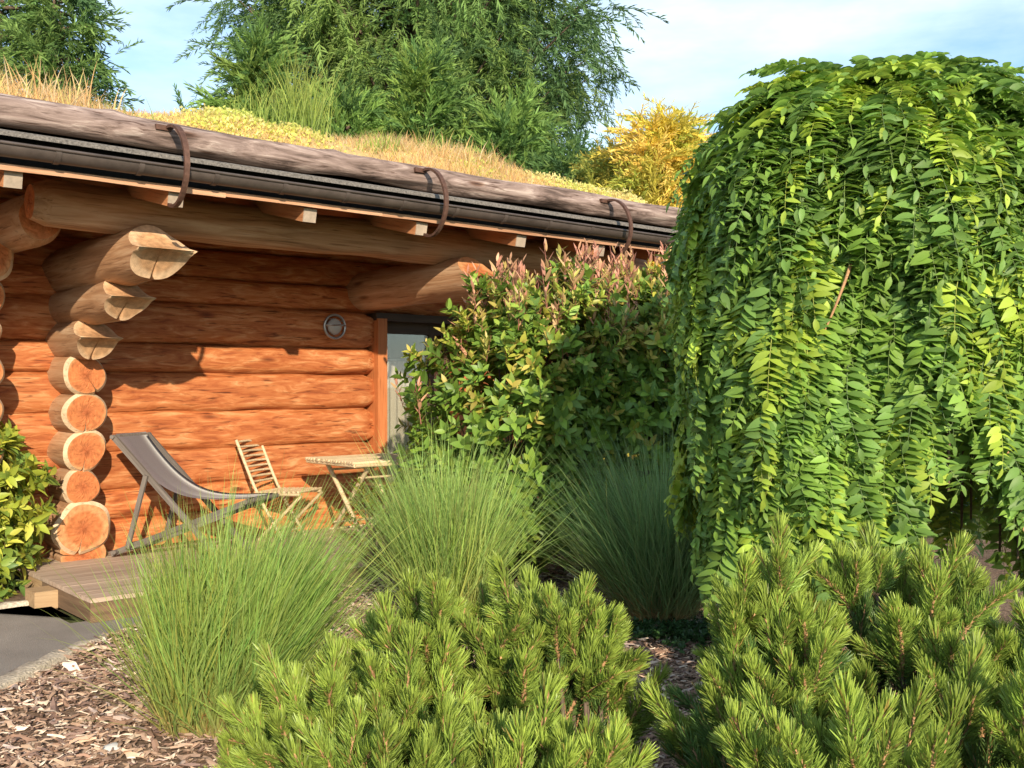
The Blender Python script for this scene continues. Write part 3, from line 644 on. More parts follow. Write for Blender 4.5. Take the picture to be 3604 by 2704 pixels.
m = MB(); hp = [C((fr0+fr1)/2, QW+0.02, 1.15), C((fr0+fr1)/2, QW+0.06, 1.15), C((fr0+fr1)/2-0.1, QW+0.06, 1.15)]; m.tube(hp, 0.009, 8); m.build('handle', M_steel, door)
m = MB()
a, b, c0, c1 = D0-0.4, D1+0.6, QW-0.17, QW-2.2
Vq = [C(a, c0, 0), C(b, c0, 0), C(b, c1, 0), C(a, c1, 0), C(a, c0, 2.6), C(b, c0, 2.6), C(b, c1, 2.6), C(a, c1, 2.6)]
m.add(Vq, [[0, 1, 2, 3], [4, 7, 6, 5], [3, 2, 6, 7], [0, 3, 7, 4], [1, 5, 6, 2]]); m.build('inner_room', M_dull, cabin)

# ------------------------------------------------------------------ wooden deck
deck = empty('wooden_deck', P(-0.5, 1.7, 0), ANG); tag(deck, 'weathered timber deck along the foot of the log wall', 'deck')
DT = 0.17; LD = 6.0
def Dk(t, q, z): return np.array([t+0.5, 1.7-q, z])
q = 1.70; k = 0
while q > -0.28:
    w = min(0.138, q+0.30); m = MB(); st = 0.0
    j = 0.0 if k % 2 else 0.03
    cut = 1.6+((k*1.37) % 2.2)
    for a, b in ((-0.5, cut), (cut, cut+LD-2)):
        mm = MB(); L_ = b-a-0.005; mm.box((L_/2, 0, 0), (L_, w-0.004, 0.03)); mm.build('plank', M_deck, deck, Dk(a, q-w/2, DT-0.015+rng.normal(0, 0.0012)))
    q -= 0.138; k += 1
m = MB(); m.box((0, 0, 0), (LD, 0.03, 0.13)); m.build('edge_board', M_fascia, deck, Dk(-0.5+LD/2, 1.68, 0.073))
m = MB(); m.box((0, 0, 0), (1.0, 0.03, 0.13)); m.build('edge_board', M_fascia, deck, Dk(-0.484, 1.16, 0.073), frames((0, 1, 0), (0, 0, 1))[0])
m = MB(); m.box((0, 0, 0), (0.16, 0.22, 0.13)); m.build('end_block', M_block, deck, Dk(-0.58, 0.92, 0.066))
m = MB(); m.box((0, 0, 0), (0.55, 0.04, 0.13)); m.build('edge_board', M_block, deck, Dk(-0.47, 0.36, 0.07), frames((0, 1, 0), (0, 0, 1))[0])
m = MB(); m.box((0, 0, 0), (LD-0.3, 1.6, 0.05)); m.build('joists', M_dull, deck, Dk(-0.3+LD/2, 0.75, 0.09))

# ------------------------------------------------------------------ furniture
def hframe(name, loc, f):
    """empty whose local x points along horizontal f"""
    return empty(name, loc, math.atan2(f[1], f[0]))
# sling deck chair
dc = hframe('deck_chair', (-3.34, 8.60, DT), (0.968, -0.25)); tag(dc, 'reclined deck chair with taupe sling and grey wooden frame', 'deck chair')
W = 0.50
def bars(parent, name, p, q, w, h, mat): 
    p = np.array(p, float); q = np.array(q, float); m = MB(); L_ = np.linalg.norm(q-p); m.box((L_/2, 0, 0), (L_, w, h)); return m.build(name, mat, parent, p, frames(q-p, (0, 1, 0))[0][:, [0, 2, 1]]*[1, 1, 1])
def rail(parent, name, p, q, w, h, mat):
    p = np.array(p, float); q = np.array(q, float); L_ = np.linalg.norm(q-p); up = (0, 0, 1) if abs((q-p)[2]) < 0.97*L_ else (1, 0, 0)
    m = MB(); m.box((L_/2, 0, 0), (L_, w, h)); return m.build(name, mat, parent, p, frames(q-p, up)[0])
for y in (0.02, W+0.0):
    rail(dc, 'back_rail', (0.04, y, 1.00), (1.02, y, 0.03), 0.026, 0.046, M_frame)
    rail(dc, 'seat_rail', (0.0, y+0.03*(1 if y < .1 else -1), 0.025), (1.27, y+0.03*(1 if y < .1 else -1), 0.50), 0.026, 0.046, M_frame)
    rail(dc, 'strut', (0.36, y-0.028*(1 if y < .1 else -1), 0.69), (0.19, y-0.028*(1 if y < .1 else -1), 0.09), 0.022, 0.038, M_frame)
for nm, x, z in (('top_bar', 0.04, 1.0), ('front_bar', 1.26, 0.497), ('foot_bar', 0.06, 0.05), ('strut_bar', 0.20, 0.115)):
    m = MB(); m.tube([(x, -0.01, z), (x, W+0.03, z)], 0.019, 10); m.build(nm, M_frame, dc)
n = 30; u = np.linspace(0, 1, n); cxs = 0.04+1.22*u; czs = 1.02-0.50*u-0.235*np.sin(PI*u**0.92)-0.02*np.sin(2*PI*u)
y0, y1 = 0.05, W-0.03
V = []
for th in (0.004, -0.004):
    for yy_, sag in ((y0, 0), ((y0*2+y1)/3, .012), ((y0+2*y1)/3, .012), (y1, 0)): V.append(np.stack([cxs, np.full(n, yy_), czs-sag*np.sin(PI*u)+th], 1))
V = np.concatenate(V); F = []
for a in range(n-1):
    for c in range(3): F += [[c*n+a, c*n+a+1, (c+1)*n+a+1, (c+1)*n+a], [(4+c)*n+a, (5+c)*n+a, (5+c)*n+a+1, (4+c)*n+a+1]]
    F += [[a, 4*n+a, 4*n+a+1, a+1], [3*n+a, 3*n+a+1, 7*n+a+1, 7*n+a]]
m = MB(); m.add(V, F, 0, True); m.build('sling', M_sling, dc)

# folding bamboo table
tb = empty('folding_table', P(2.40, 0.62, DT), ANG); tag(tb, 'square folding bamboo table with crossed legs beside the door', 'table')
hs_ = 0.41; H = 0.745
fr_ = [((-hs_, -hs_), (hs_, -hs_)), ((hs_, -hs_), (hs_, hs_)), ((hs_, hs_), (-hs_, hs_)), ((-hs_, hs_), (-hs_, -hs_))]
for a, b in fr_:
    m = MB(); m.tube([(*a, H-0.025), (*b, H-0.025)], 0.016, 8); m.build('top_frame', M_bamboo, tb)
ns = 19
for k in range(ns):
    y = -hs_+0.012+(2*hs_-0.024)*k/(ns-1); m = MB(); L_ = 2*hs_+0.05+rng.normal(0, 0.008)
    m.tube([(-L_/2, 0, 0), (0, 0, rng.normal(0, .002)), (L_/2, 0, 0)], 0.0155, 7); m.build('slat', M_bamboo, tb, (0, y, H))
for xl in (-0.23, 0.21):
    for sg in (-1, 1):
        xo = xl+0.02*sg
        m = MB(); pts = np.array([(xo, -sg*0.32, H-0.05), (xo, -sg*0.02, 0.40), (xo, sg*0.34, 0.0)]); m.tube(smooth_line(pts, 7), 0.021, 8); m.build('leg', M_bamboo, tb)
for (y, z) in ((0.26, 0.09), (0.20, 0.16), (-0.26, 0.09), (-0.22, H-0.15), (0.25, H-0.10)):
    m = MB(); m.tube([(-0.26, y, z), (0.24, y, z)], 0.011, 7); m.build('stretcher', M_bamboo, tb)

def slat_chair(loc, f, label):
    c = hframe('folding_chair', loc, f); tag(c, label, 'chair')
    Wc = 0.40; SH = 0.42
    for y in (0, Wc):
        m = MB(); m.tube(smooth_line([(-0.20, y, 0.92), (-0.06, y, 0.60), (0.02, y, SH), (0.30, y, 0.0)], 12), 0.0155, 8); m.build('back_post', M_bamboo, c)
        m = MB(); m.tube([(0.46, y+0.02, SH), (0.02, y+0.02, 0.0)], 0.015, 8); m.build('leg', M_bamboo, c)
        m = MB(); m.tube([(-0.01, y, SH), (0.46, y, SH+0.015)], 0.015, 8); m.build('seat_rail', M_bamboo, c)
    for k in range(9):
        u = k/8; z = 0.54+0.36*u; x = -0.03-0.165*u-0.008; m = MB(); m.tube([(x, 0.005, z), (x-0.015, Wc/2, z+rng.normal(0, .004)), (x, Wc-0.005, z)], 0.0115, 7); m.build('slat', M_bamboo, c)
    for k in range(10):
        x = 0.02+0.43*k/9; m = MB(); m.tube([(x, -0.015, SH+0.022+0.015*k/9), (x, Wc+0.02, SH+0.022+0.015*k/9)], 0.012, 7); m.build('seat_slat', M_bamboo, c)
    for (x, z) in ((0.25, 0.08), (0.10, 0.08)):
        m = MB(); m.tube([(x, 0, z), (x, Wc, z)], 0.010, 7); m.build('stretcher', M_bamboo, c)
    return c
slat_chair((-2.36, 9.56, DT), (0.955, -0.30), 'slatted bamboo folding chair between deck chair and table')
slat_chair((P(3.14, 0.12, DT)), (-0.756, -0.655), 'slatted bamboo folding chair behind the table in front of the door')

# wall lamp
wl_ = empty('wall_lamp', P(2.55, QW+0.165, 2.185), ANG); tag(wl_, 'round steel bulkhead lamp fixed on the log wall', 'lamp')
def disc(m, r, y, n=32, mat=0):
    a = np.arange(n)/n*2*PI; V = np.vstack([np.stack([r*np.cos(a), np.full(n, y), r*np.sin(a)], 1), [[0, y, 0]]]); m.add(V, [[k, (k+1) % n, n] for k in range(n)], mat)
a = np.linspace(0, 2*PI, 41)
m = MB(); m.tube(np.stack([0.118*np.cos(a), np.full(41, -0.055), 0.118*np.sin(a)], 1), 0.013, 10, caps=False, up=(0, 1, 0.01)); m.build('rim', M_steel, wl_)
m = MB()
for k in range(3):
    b_ = k*2*PI/3+0.6; m.tube([(0.082*math.cos(b_), -0.01, 0.082*math.sin(b_)), (0.118*math.cos(b_), -0.055, 0.118*math.sin(b_))], 0.006, 6)
m.build('spokes', M_steel, wl_)
m = MB(); m.tube([(0, 0.06, 0), (0, 0.0, 0), (0, -0.052, 0)], [0.085, 0.085, 0.080], 36, smooth=False); m.build('housing', M_steel, wl_)
m = MB(); u = np.linspace(0, PI/2, 8)
V = np.concatenate([np.stack([0.078*math.cos(b)*np.cos(a[:-1]), np.full(40, -0.053-0.05*math.sin(b)), 0.078*math.cos(b)*np.sin(a[:-1])], 1) for b in u]); F = [[k*40+j, (k+1)*40+j, (k+1)*40+(j+1) % 40, k*40+(j+1) % 40] for k in range(7) for j in range(40)]
m.add(V, F, 0, True); m.build('glass', M_opal, wl_)
m = MB(); m.tube(smooth_line([(-0.118, -0.06, 0.012), (-0.07, -0.108, 0.012), (0.07, -0.108, 0.012), (0.118, -0.06, 0.012)], 16), 0.009, 8); m.build('guard_bar', M_steel, wl_)

# ------------------------------------------------------------------ plants: shared pieces
def leaf(L=1.0, W=0.4, fold=0.25, curl=0.3, n=4, tip=1.0):
    """leaf along +x, up +z : midrib + two sides"""
    u = np.linspace(0, 1, n+1); w = W/2*np.sin(PI*np.clip(u, 0.02, 0.985)**0.8)**0.8
    zc = -curl*u**2*L; V = []
    for k in range(n+1): V += [[u[k]*L, 0, zc[k]], [u[k]*L, w[k], zc[k]+fold*w[k]], [u[k]*L, -w[k], zc[k]+fold*w[k]]]
    F = []
    for k in range(n): a, b = 3*k, 3*k+3; F += [[a, b, b+1, a+1], [a+2, b+2, b, a]]
    return np.array(V), np.array(F)

def sel_tint(base, N, r=rng, dv_=0.25, dh=0.12):
    b = np.asarray(base)[None]*r.uniform(1-dv_, 1+dv_, (N, 1)); b = b*(1+r.normal(0, dh, (N, 3))*[1, .4, .6]); return np.clip(b, 0.004, 0.9)

# ------------------------------------------------------------------ fountain grasses
def grass_clump(name, loc, n, h, rad, lean, label, base, tip, group, seed, w=0.006, dry=400, droop=0.75, lv=(0, 0)):
    r = np.random.default_rng(seed); o = empty(name, loc); tag(o, label, 'ornamental grass', group)
    m = MB(); rr = rad*np.sqrt(r.uniform(0, 1, n)); aa = r.uniform(0, 2*PI, n)
    roots = np.stack([rr*np.cos(aa), rr*np.sin(aa), np.zeros(n)], 1)
    ln = h*r.beta(5, 2.2, n)*1.22
    V, F, u = blade_arr(n, ln, w*r.uniform(0.6, 1.3, n), 0.2, None, 7, droop, r)
    # lean follows the root's place in the clump
    nt2 = 46; tfa = r.uniform(0, 2*PI, nt2); tfr = rad*np.sqrt(r.uniform(0, 1, nt2)); tfi = r.integers(0, nt2, n); rr = np.abs(tfr[tfi]+r.normal(0, rad*0.16, n)); aa = tfa[tfi]+r.normal(0, 0.25, n)
    roots = np.stack([rr*np.cos(aa), rr*np.sin(aa), np.zeros(n)], 1); tfl = r.uniform(0.72, 1.12, nt2); ln = ln*tfl[tfi]; tfc = r.uniform(0.72, 1.3, (nt2, 1))*(1+r.normal(0, .1, (nt2, 3))*[1, .3, .6])
    az = np.arctan2(roots[:, 1], roots[:, 0])+r.normal(0, 0.75, n)*np.where(r.uniform(0, 1, n) < 0.15, 2.2, 1); tl = lean*(np.minimum(rr/rad, 1.2))**0.8*r.uniform(0.2, 1.3, n)+np.abs(r.normal(0, 0.07, n))+np.where(r.uniform(0, 1, n) < 0.07, r.uniform(0.2, 0.7, n), 0)
    uu = u[0]; th = tl[:, None]+droop*r.beta(1.6, 3, n)[:, None]*1.5*uu[None]**2
    ds = (ln/7)[:, None]; out = np.cumsum(np.sin(th)*ds, 1)-np.sin(th[:, :1])*ds; up = np.cumsum(np.cos(th)*ds, 1)-np.cos(th[:, :1])*ds
    wob = r.normal(0, 0.022, (n, 1))*np.sin(uu*6+r.uniform(0, 6, (n, 1)))
    hx, hy = np.cos(az)[:, None], np.sin(az)[:, None]
    ctr = np.stack([hx*out-hy*wob, hy*out+hx*wob, up], 2)+roots[:, None, :]; ctr[:, :, 0] += lv[0]*uu**1.4*ln[:, None]; ctr[:, :, 1] += lv[1]*uu**1.4*ln[:, None]
    tw = az+PI/2+r.normal(0, 0.9, n); side = np.stack([np.cos(tw), np.sin(tw), 0*tw], 1)
    wd = (w*r.uniform(0.6, 1.3, n))[:, None]*np.clip(1-uu**2.5*0.95, 0.05, 1)
    A = ctr-side[:, None]*wd[:, :, None]/2; B = ctr+side[:, None]*wd[:, :, None]/2
    VV = np.stack([A, B], 2).reshape(n, -1, 3)
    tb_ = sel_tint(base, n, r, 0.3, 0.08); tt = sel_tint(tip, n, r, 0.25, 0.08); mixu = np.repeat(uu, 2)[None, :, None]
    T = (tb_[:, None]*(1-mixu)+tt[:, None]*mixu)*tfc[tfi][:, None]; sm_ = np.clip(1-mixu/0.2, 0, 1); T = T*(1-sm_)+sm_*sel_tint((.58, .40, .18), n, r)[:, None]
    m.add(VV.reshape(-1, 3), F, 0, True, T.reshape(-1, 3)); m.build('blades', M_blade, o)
    m = MB(); nd = dry; rr = rad*1.05*np.sqrt(r.uniform(0.2, 1, nd)); aa = r.uniform(0, 2*PI, nd)
    add_blades(m, np.stack([rr*np.cos(aa), rr*np.sin(aa), np.zeros(nd)], 1), r.uniform(0.12, 0.38, nd)*h, np.full(nd, 0.007), 0.4, sel_tint((.46, .30, .12), nd, r), 0.6, 4, None, r)
    m.build('dry_stems', M_blade, o); return o
G = 'fountain grass clumps'
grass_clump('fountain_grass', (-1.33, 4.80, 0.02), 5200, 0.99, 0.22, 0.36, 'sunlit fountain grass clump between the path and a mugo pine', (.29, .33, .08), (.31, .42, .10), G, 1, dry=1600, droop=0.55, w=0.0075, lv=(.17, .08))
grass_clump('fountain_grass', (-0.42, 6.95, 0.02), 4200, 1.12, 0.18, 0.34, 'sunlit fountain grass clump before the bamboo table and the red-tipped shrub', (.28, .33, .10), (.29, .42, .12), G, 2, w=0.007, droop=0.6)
grass_clump('fountain_grass', (1.0, 7.0, 0.02), 4200, 1.28, 0.19, 0.52, 'fountain grass clump beside the weeping tree, shade painted into its dark green', (.17, .25, .09), (.22, .35, .13), G, 3, w=0.0065)  # blade colours darker than the sunlit clumps: the tree's shade is painted in

# ------------------------------------------------------------------ mugo pines
def shoot_variant(seed, old=False):
    r = np.random.default_rng(seed); m = MB()
    Ls = r.uniform(0.17, 0.24) if not old else r.uniform(0.22, 0.28); n = 380 if not old else 300
    k = 7; u = np.linspace(0, 1, k); bx = r.normal(0, 0.014, 2)
    stem = np.stack([u*Ls, bx[0]*u**2*2, bx[1]*u**2*2], 1)
    m.tube(stem, np.linspace(0.0105, 0.006, k), 6, 0)
    s_ = (np.arange(n)+r.uniform(0, 1, n))/n; s_ = s_**0.9; x0 = s_*Ls
    az = np.arange(n)*2.39996+r.normal(0, 0.3, n)
    ang = np.interp(s_, [0, 0.8, 1], [0.95, 0.75, 0.35])+r.normal(0, 0.12, n)
    ln = r.uniform(0.046, 0.066, n)*np.interp(s_, [0, 0.15, 0.9, 1], [0.75, 1, 0.95, 0.8])
    e1 = np.stack([0*az, np.cos(az), np.sin(az)], 1); X = np.array([[1., 0, 0]])
    d0 = np.cos(ang)[:, None]*X+np.sin(ang)[:, None]*e1; a2 = ang*0.62; d1 = np.cos(a2)[:, None]*X+np.sin(a2)[:, None]*e1
    ro = np.stack([x0, np.interp(x0, stem[:, 0], stem[:, 1]), np.interp(x0, stem[:, 0], stem[:, 2])], 1)+e1*0.004
    mid = ro+d0*(ln*0.5)[:, None]; tip = mid+d1*(ln*0.5)[:, None]
    sd_ = vor(np.cross(d0, e1+r.normal(0, 0.5, (n, 3)))); w = 0.0018
    V = np.stack([ro-sd_*w, ro+sd_*w, mid+sd_*w*1.15, mid-sd_*w*1.15, tip+sd_*0.0006, tip-sd_*0.0006], 1)
    f = np.array([[0, 1, 2, 3], [3, 2, 4, 5]]); F = (f[None]+(np.arange(n)*6)[:, None, None]).reshape(-1, 4)
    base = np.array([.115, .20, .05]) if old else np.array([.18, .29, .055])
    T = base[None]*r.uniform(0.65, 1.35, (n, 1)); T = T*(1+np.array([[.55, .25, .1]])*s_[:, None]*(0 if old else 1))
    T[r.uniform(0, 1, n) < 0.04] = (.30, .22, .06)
    m.add(V.reshape(-1, 3), F, 1, False, np.repeat(T, 6, 0))
    return m
SHM = [shoot_variant(300+k) for k in range(9)]+[shoot_variant(330+k, True) for k in range(4)]
SHME = [s_.mesh('shoot', [M_twig, M_needle]) for s_ in SHM]
def flat(m):
    out = []
    for (F, mat, sm), V, T in zip(m.F, m.V, m.T): out.append((F, mat, sm))
    return np.vstack(m.V), out, np.vstack(m.T)[:, :3]
def pine(loc, lobes, label, seed):
    r = np.random.default_rng(seed); loc = np.array(loc, float); o = empty('mugo_pine', loc); tag(o, label, 'pine shrub', 'low mugo pines in the front bed')
    wood_m = MB(); items = []
    for (lx, ly, lr, lh, nb) in lobes:
        c = np.array([lx, ly, 0])-loc; c[2] = 0
        for k in range(nb):
            ct_ = 1-(k+0.5)/nb*0.98; ct_ = min(1, max(0.02, ct_+r.normal(0, 0.03))); az = k*2.39996+r.normal(0, 0.35); st_ = math.sqrt(1-ct_**2)
            rr = lr*r.uniform(0.8, 1.05); hh = lh-0.17
            p = c+np.array([st_*math.cos(az)*rr, st_*math.sin(az)*rr, max(0.06, (ct_**0.75)*hh*r.uniform(0.82, 1.06))])
            out = np.array([st_*math.cos(az), st_*math.sin(az), 0])
            d = vor(np.array([0, 0, 1.0])+out*r.uniform(0.15, 0.75)+r.normal(0, 0.16, 3))
            b0 = np.array([c[0]*0.12+r.normal(0, .012), c[1]*0.12+r.normal(0, .012), 0.0]); mid = (b0+p)/2+np.array([out[0]*0.1, out[1]*0.1, -0.08*st_])
            wood_m.tube(smooth_line([b0, mid, p-d*0.03, p], 8), np.linspace(0.012, 0.006, 8), 6)
            # candelabra of shoots at the branch end
            items.append((p, d, r.integers(0, 9), r.uniform(0.9, 1.2)))
            e = vor(np.cross(d, (0.3, 1, 0.2)))
            ns_ = r.integers(3, 5); ph = r.uniform(0, 6.3)
            for q in range(ns_):
                a_ = ph+q*2*PI/ns_+r.normal(0, .25); sd_ = math.cos(a_)*e+math.sin(a_)*np.cross(d, e); dd = vor(d*1.0+sd_*r.uniform(0.55, 0.9)+np.array([0, 0, .25]))
                items.append((p-d*r.uniform(0.0, 0.03), dd, r.integers(0, 9), r.uniform(0.65, 1.0)))
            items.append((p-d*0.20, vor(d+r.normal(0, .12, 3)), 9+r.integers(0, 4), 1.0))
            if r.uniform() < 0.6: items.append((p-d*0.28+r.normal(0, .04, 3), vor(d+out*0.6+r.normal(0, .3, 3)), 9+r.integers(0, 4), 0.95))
    wood_m.build('branches', M_bark2, o)
    pos = np.array([i_[0] for i_ in items]); dirs = np.array([i_[1] for i_ in items]); var = np.array([i_[2] for i_ in items]); sc = np.array([i_[3] for i_ in items])
    R = frames(dirs, r.normal(0, 1, (len(items), 3)))
    wp = pos+loc; py = (1.6-wp[:, 2])/wp[:, 1]; score = np.where(var < 9, 1, 0.2)*(py < 0.40)/wp[:, 1]*np.clip(pos[:, 2]+0.3, 0.1, 1)
    od = np.argsort(-score); solo_ = od[:270]; rest_ = od[270:]
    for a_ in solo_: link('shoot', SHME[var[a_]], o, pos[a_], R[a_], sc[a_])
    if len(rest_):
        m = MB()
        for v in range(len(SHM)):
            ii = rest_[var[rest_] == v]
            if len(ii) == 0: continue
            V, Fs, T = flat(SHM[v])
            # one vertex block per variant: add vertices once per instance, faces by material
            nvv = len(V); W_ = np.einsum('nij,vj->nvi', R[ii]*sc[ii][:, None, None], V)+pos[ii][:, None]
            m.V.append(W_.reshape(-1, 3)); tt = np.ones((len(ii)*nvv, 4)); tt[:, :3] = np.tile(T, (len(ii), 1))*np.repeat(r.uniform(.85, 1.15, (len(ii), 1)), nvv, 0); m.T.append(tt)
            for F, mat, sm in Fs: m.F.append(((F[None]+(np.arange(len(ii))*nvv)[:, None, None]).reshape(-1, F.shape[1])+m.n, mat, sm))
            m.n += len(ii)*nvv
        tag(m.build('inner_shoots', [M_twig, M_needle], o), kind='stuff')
    return o
pine((-0.42, 3.35, 0.02), [(-0.47, 3.25, 0.39, 0.78, 44), (-0.22, 3.62, 0.44, 0.90, 46), (-0.30, 2.72, 0.40, 0.72, 38)], 'broad mugo pine directly in front of the sunlit fountain grass by the path', 51)
pine((0.20, 3.30, 0.02), [(0.14, 3.62, 0.24, 1.02, 26), (0.12, 2.75, 0.27, 0.72, 28)], 'narrow mugo pine left of the bare mulch gap with a tall candle', 52)
pine((0.75, 3.00, 0.02), [(0.80, 3.25, 0.25, 1.07, 30), (0.82, 2.62, 0.34, 0.80, 36)], 'mugo pine with forked upright candles right of the bare mulch gap', 53)
pine((1.42, 3.15, 0.02), [(1.30, 3.45, 0.42, 1.06, 44), (1.36, 2.80, 0.42, 0.84, 36), (1.85, 3.2, 0.4, 0.95, 30)], 'large mugo pine growing under the open side of the weeping tree', 54)

# ------------------------------------------------------------------ weeping tree with pinnate leaves
def frond_variant(seed):
    r = np.random.default_rng(seed); m = MB(); npair = r.integers(8, 11); L_ = 0.035*npair+0.04
    k = 6; u = np.linspace(0, 1, k); rach = np.stack([u*L_, r.normal(0, 0.012)*np.sin(u*3), 0.05*np.sin(u*2.2)*r.uniform(0.2, 1)], 1)
    m.tube(rach, np.linspace(0.0026, 0.0012, k), 4, 0, tint=(.22, .30, .09))
    base = np.array([.18, .30, .05]); V0, F0 = leaf(1, 0.42, 0.22, 0.28, 4)
    pos, axs, nh, sc = [], [], [], []
    for p in range(npair):
        x = 0.05+0.035*p; f = math.sin(PI*min(1, 0.22+0.72*(p+0.6)/npair))**0.6
        for sg in (-1, 1):
            pos.append([x+r.normal(0, .004), np.interp(x, rach[:, 0], rach[:, 1]), np.interp(x, rach[:, 0], rach[:, 2])])
            axs.append([r.normal(0.28, 0.16), sg, r.normal(0.12, 0.18)]); nh.append([r.normal(-0.8, .4), sg*-0.15, r.normal(0.8, .25)]); sc.append(r.uniform(0.085, 0.115)*f)
    pos.append([L_, rach[-1, 1], rach[-1, 2]]); axs.append([1, r.normal(0, .2), -.1]); nh.append([0, .2, 1]); sc.append(0.06)
    N_ = len(pos); T = base*r.uniform(0.75, 1.25, (N_, 1))
    m.inst(V0, F0, frames(np.array(axs), np.array(nh)), np.array(pos), np.array(sc), 0, True, T)
    return m
FRV = [frond_variant(400+k) for k in range(10)]
FRM = []
for k in range(30):
    mm = FRV[k % 10]; mult = [(1, 1, 1), (1.75, 1.4, 1.1), (0.75, .80, 1.05)][k//10]
    q_ = MB(); q_.V = mm.V; q_.F = mm.F; q_.n = mm.n; q_.T = [t_*np.r_[mult, 1] for t_ in mm.T]; FRM.append(q_)
FRME = [f_.mesh('leaf', M_frond) for f_ in FRM]
WC = np.array([1.90, 5.50, 0.0]); ZT, ZB, RW = 3.16, 0.50, 0.93
def wr(z):
    u = np.clip((z-1.5)/(ZT-1.5), 0, 1); return RW*(1-u**4.6)**(1/2.4)*np.interp(z, [0.3, 1.5, 2.3, 3.5], [0.90, 0.98, 1.02, 1.02])
wt = empty('weeping_tree', WC); tag(wt, 'dense weeping tree with pinnate leaves hanging to the ground as a dome', 'tree')
r = np.random.default_rng(77)
N = 3100
zs = r.uniform(0, 1, N); top = zs < 0.22+0.08*(np.arange(N) % 2)
z = np.where(top, 0, ZB+0.22+(ZT-0.5-ZB)*((zs-0.22)/0.78)**0.9)
az = r.uniform(0, 2*PI, N)
# facing the camera slightly denser
az = np.where(r.uniform(0, 1, N) < 0.45, -PI/2-0.25+r.normal(0, 0.95, N), az)
rr_top = np.sqrt(r.uniform(0, 1, N))*1.0*RW
zprof = np.linspace(1.5, ZT, 200); rprof = wr(zprof)
z = np.where(top, np.interp(-rr_top, -rprof, zprof), z)
rad = np.where(top, rr_top, wr(z))
lumps = 1+0.055*np.sin(az*5+1.3)+0.05*np.sin(az*9+z*1.6)+0.04*np.sin(z*5+az*3)
layer = r.choice([1.0, 0.93, 0.82], N, p=[.55, .28, .17])
# hem is uneven: open gap to the right of the front
hem = np.interp((az+PI/2+PI) % (2*PI)-PI, [-PI, -1.2, -0.6, -0.20, -0.10, 0.02, 0.16, 0.26, 0.6, 1.2, PI], [.45, .50, .45, .52, 1.20, 1.60, 1.50, 1.02, .95, .6, .45])+r.normal(0, .08, N)
kp = z-0.30 > hem-0.05; z, az, rad, layer, lumps, top = z[kp], az[kp], rad[kp], layer[kp], lumps[kp], top[kp]; N = len(z)
rho = rad*lumps*layer
out = np.stack([np.cos(az), np.sin(az), 0*az], 1)
pos = out*rho[:, None]; pos[:, 2] = z-0.04*(1-layer)+r.normal(0, .02, N)
dz = 0.02; slope = (wr(np.minimum(z+dz, ZT-.01))-wr(z-dz))/(2*dz)   # dr/dz (negative near the top)
sl = np.clip(-slope, 0, 6)
axd = np.stack([out[:, 0]*sl, out[:, 1]*sl, -np.ones(N)], 1); axd = vor(axd)
axd = vor(axd+out*r.uniform(0.02, 0.22, N)[:, None]+np.stack([-out[:, 1], out[:, 0], 0*az], 1)*r.normal(0, 0.20, N)[:, None])
nrm = vor(out*1.0+np.array([[0, 0, 1]])*(0.15+np.clip(sl, 0, 3))[:, None]+r.normal(0, 0.28, (N, 3)))
upr = top & (r.uniform(0, 1, N) < 0.035); axd = np.where(upr[:, None], vor(out*0.7+r.normal(0, .5, (N, 3))+[0, 0, .55]), axd); pos[:, 2] += np.where(top, r.normal(0, .03, N), 0)
Rf = frames(axd, nrm); scf = r.uniform(0.78, 1.15, N)*np.where(upr, 0.55, 1)
band = np.sin(az*7+2*np.sin(z*2))+np.sin(z*3.1+az*4)
var = r.integers(0, 10, N)+10*np.where(r.uniform(0, 1, N) < 0.20+0.13*band, 1, np.where(r.uniform(0, 1, N) < 0.40, 2, 0))
pw_ = pos+WC
front = (layer > 0.95)*(np.sum(out*vor(-WC*[1, 1, 0])[None], 1) > 0.1)*(np.abs(pw_[:, 0]/pw_[:, 1]) < 0.49)*(pw_[:, 2] > 0.5)
od = np.argsort(-(front*scf/pw_[:, 1]+r.uniform(0, 0.02, N))); solo_ = od[:290]; rest_ = od[290:]
for a_ in solo_: link('leaf', FRME[var[a_]], wt, pos[a_], Rf[a_], scf[a_])
m = MB()
for v in range(30):
    ii = rest_[var[rest_] == v]
    if len(ii) == 0: continue
    V, Fs, T = flat(FRM[v]); nvv = len(V)
    W_ = np.einsum('nij,vj->nvi', Rf[ii]*scf[ii][:, None, None], V)+pos[ii][:, None]
    m.V.append(W_.reshape(-1, 3)); tt = np.ones((len(ii)*nvv, 4)); tt[:, :3] = np.tile(T, (len(ii), 1))*np.repeat(r.uniform(.85, 1.2, (len(ii), 1)), nvv, 0); m.T.append(tt)
    for F, mat, sm in Fs: m.F.append(((F[None]+(np.arange(len(ii))*nvv)[:, None, None]).reshape(-1, F.shape[1])+m.n, mat, sm))
    m.n += len(ii)*nvv
tag(m.build('crown', M_frond, wt), kind='stuff')
m = MB(); m.tube(smooth_line([(0, 0, 0), (0.04, 0.02, 0.8), (-0.02, 0.03, 1.7), (0.02, 0, 2.4)], 14), np.linspace(0.10, 0.065, 14), 12)
m.build('trunk', M_bark2, wt)
m = MB()
for k in range(34):
    a_ = k*2.39996; o_ = np.array([math.cos(a_), math.sin(a_), 0]); zt_ = r.uniform(2.75, 3.2); re = wr(1.8)*r.uniform(0.72, 0.9); zb = r.uniform(0.7, 1.5)
    m.tube(smooth_line([(0.01, 0, 2.25), o_*0.3+[0, 0, zt_], o_*re*0.85+[0, 0, zt_-0.25], o_*re+[0, 0, (zt_+zb)/2], o_*re*0.98+[0, 0, zb]], 18), np.linspace(0.03, 0.006, 18), 6)
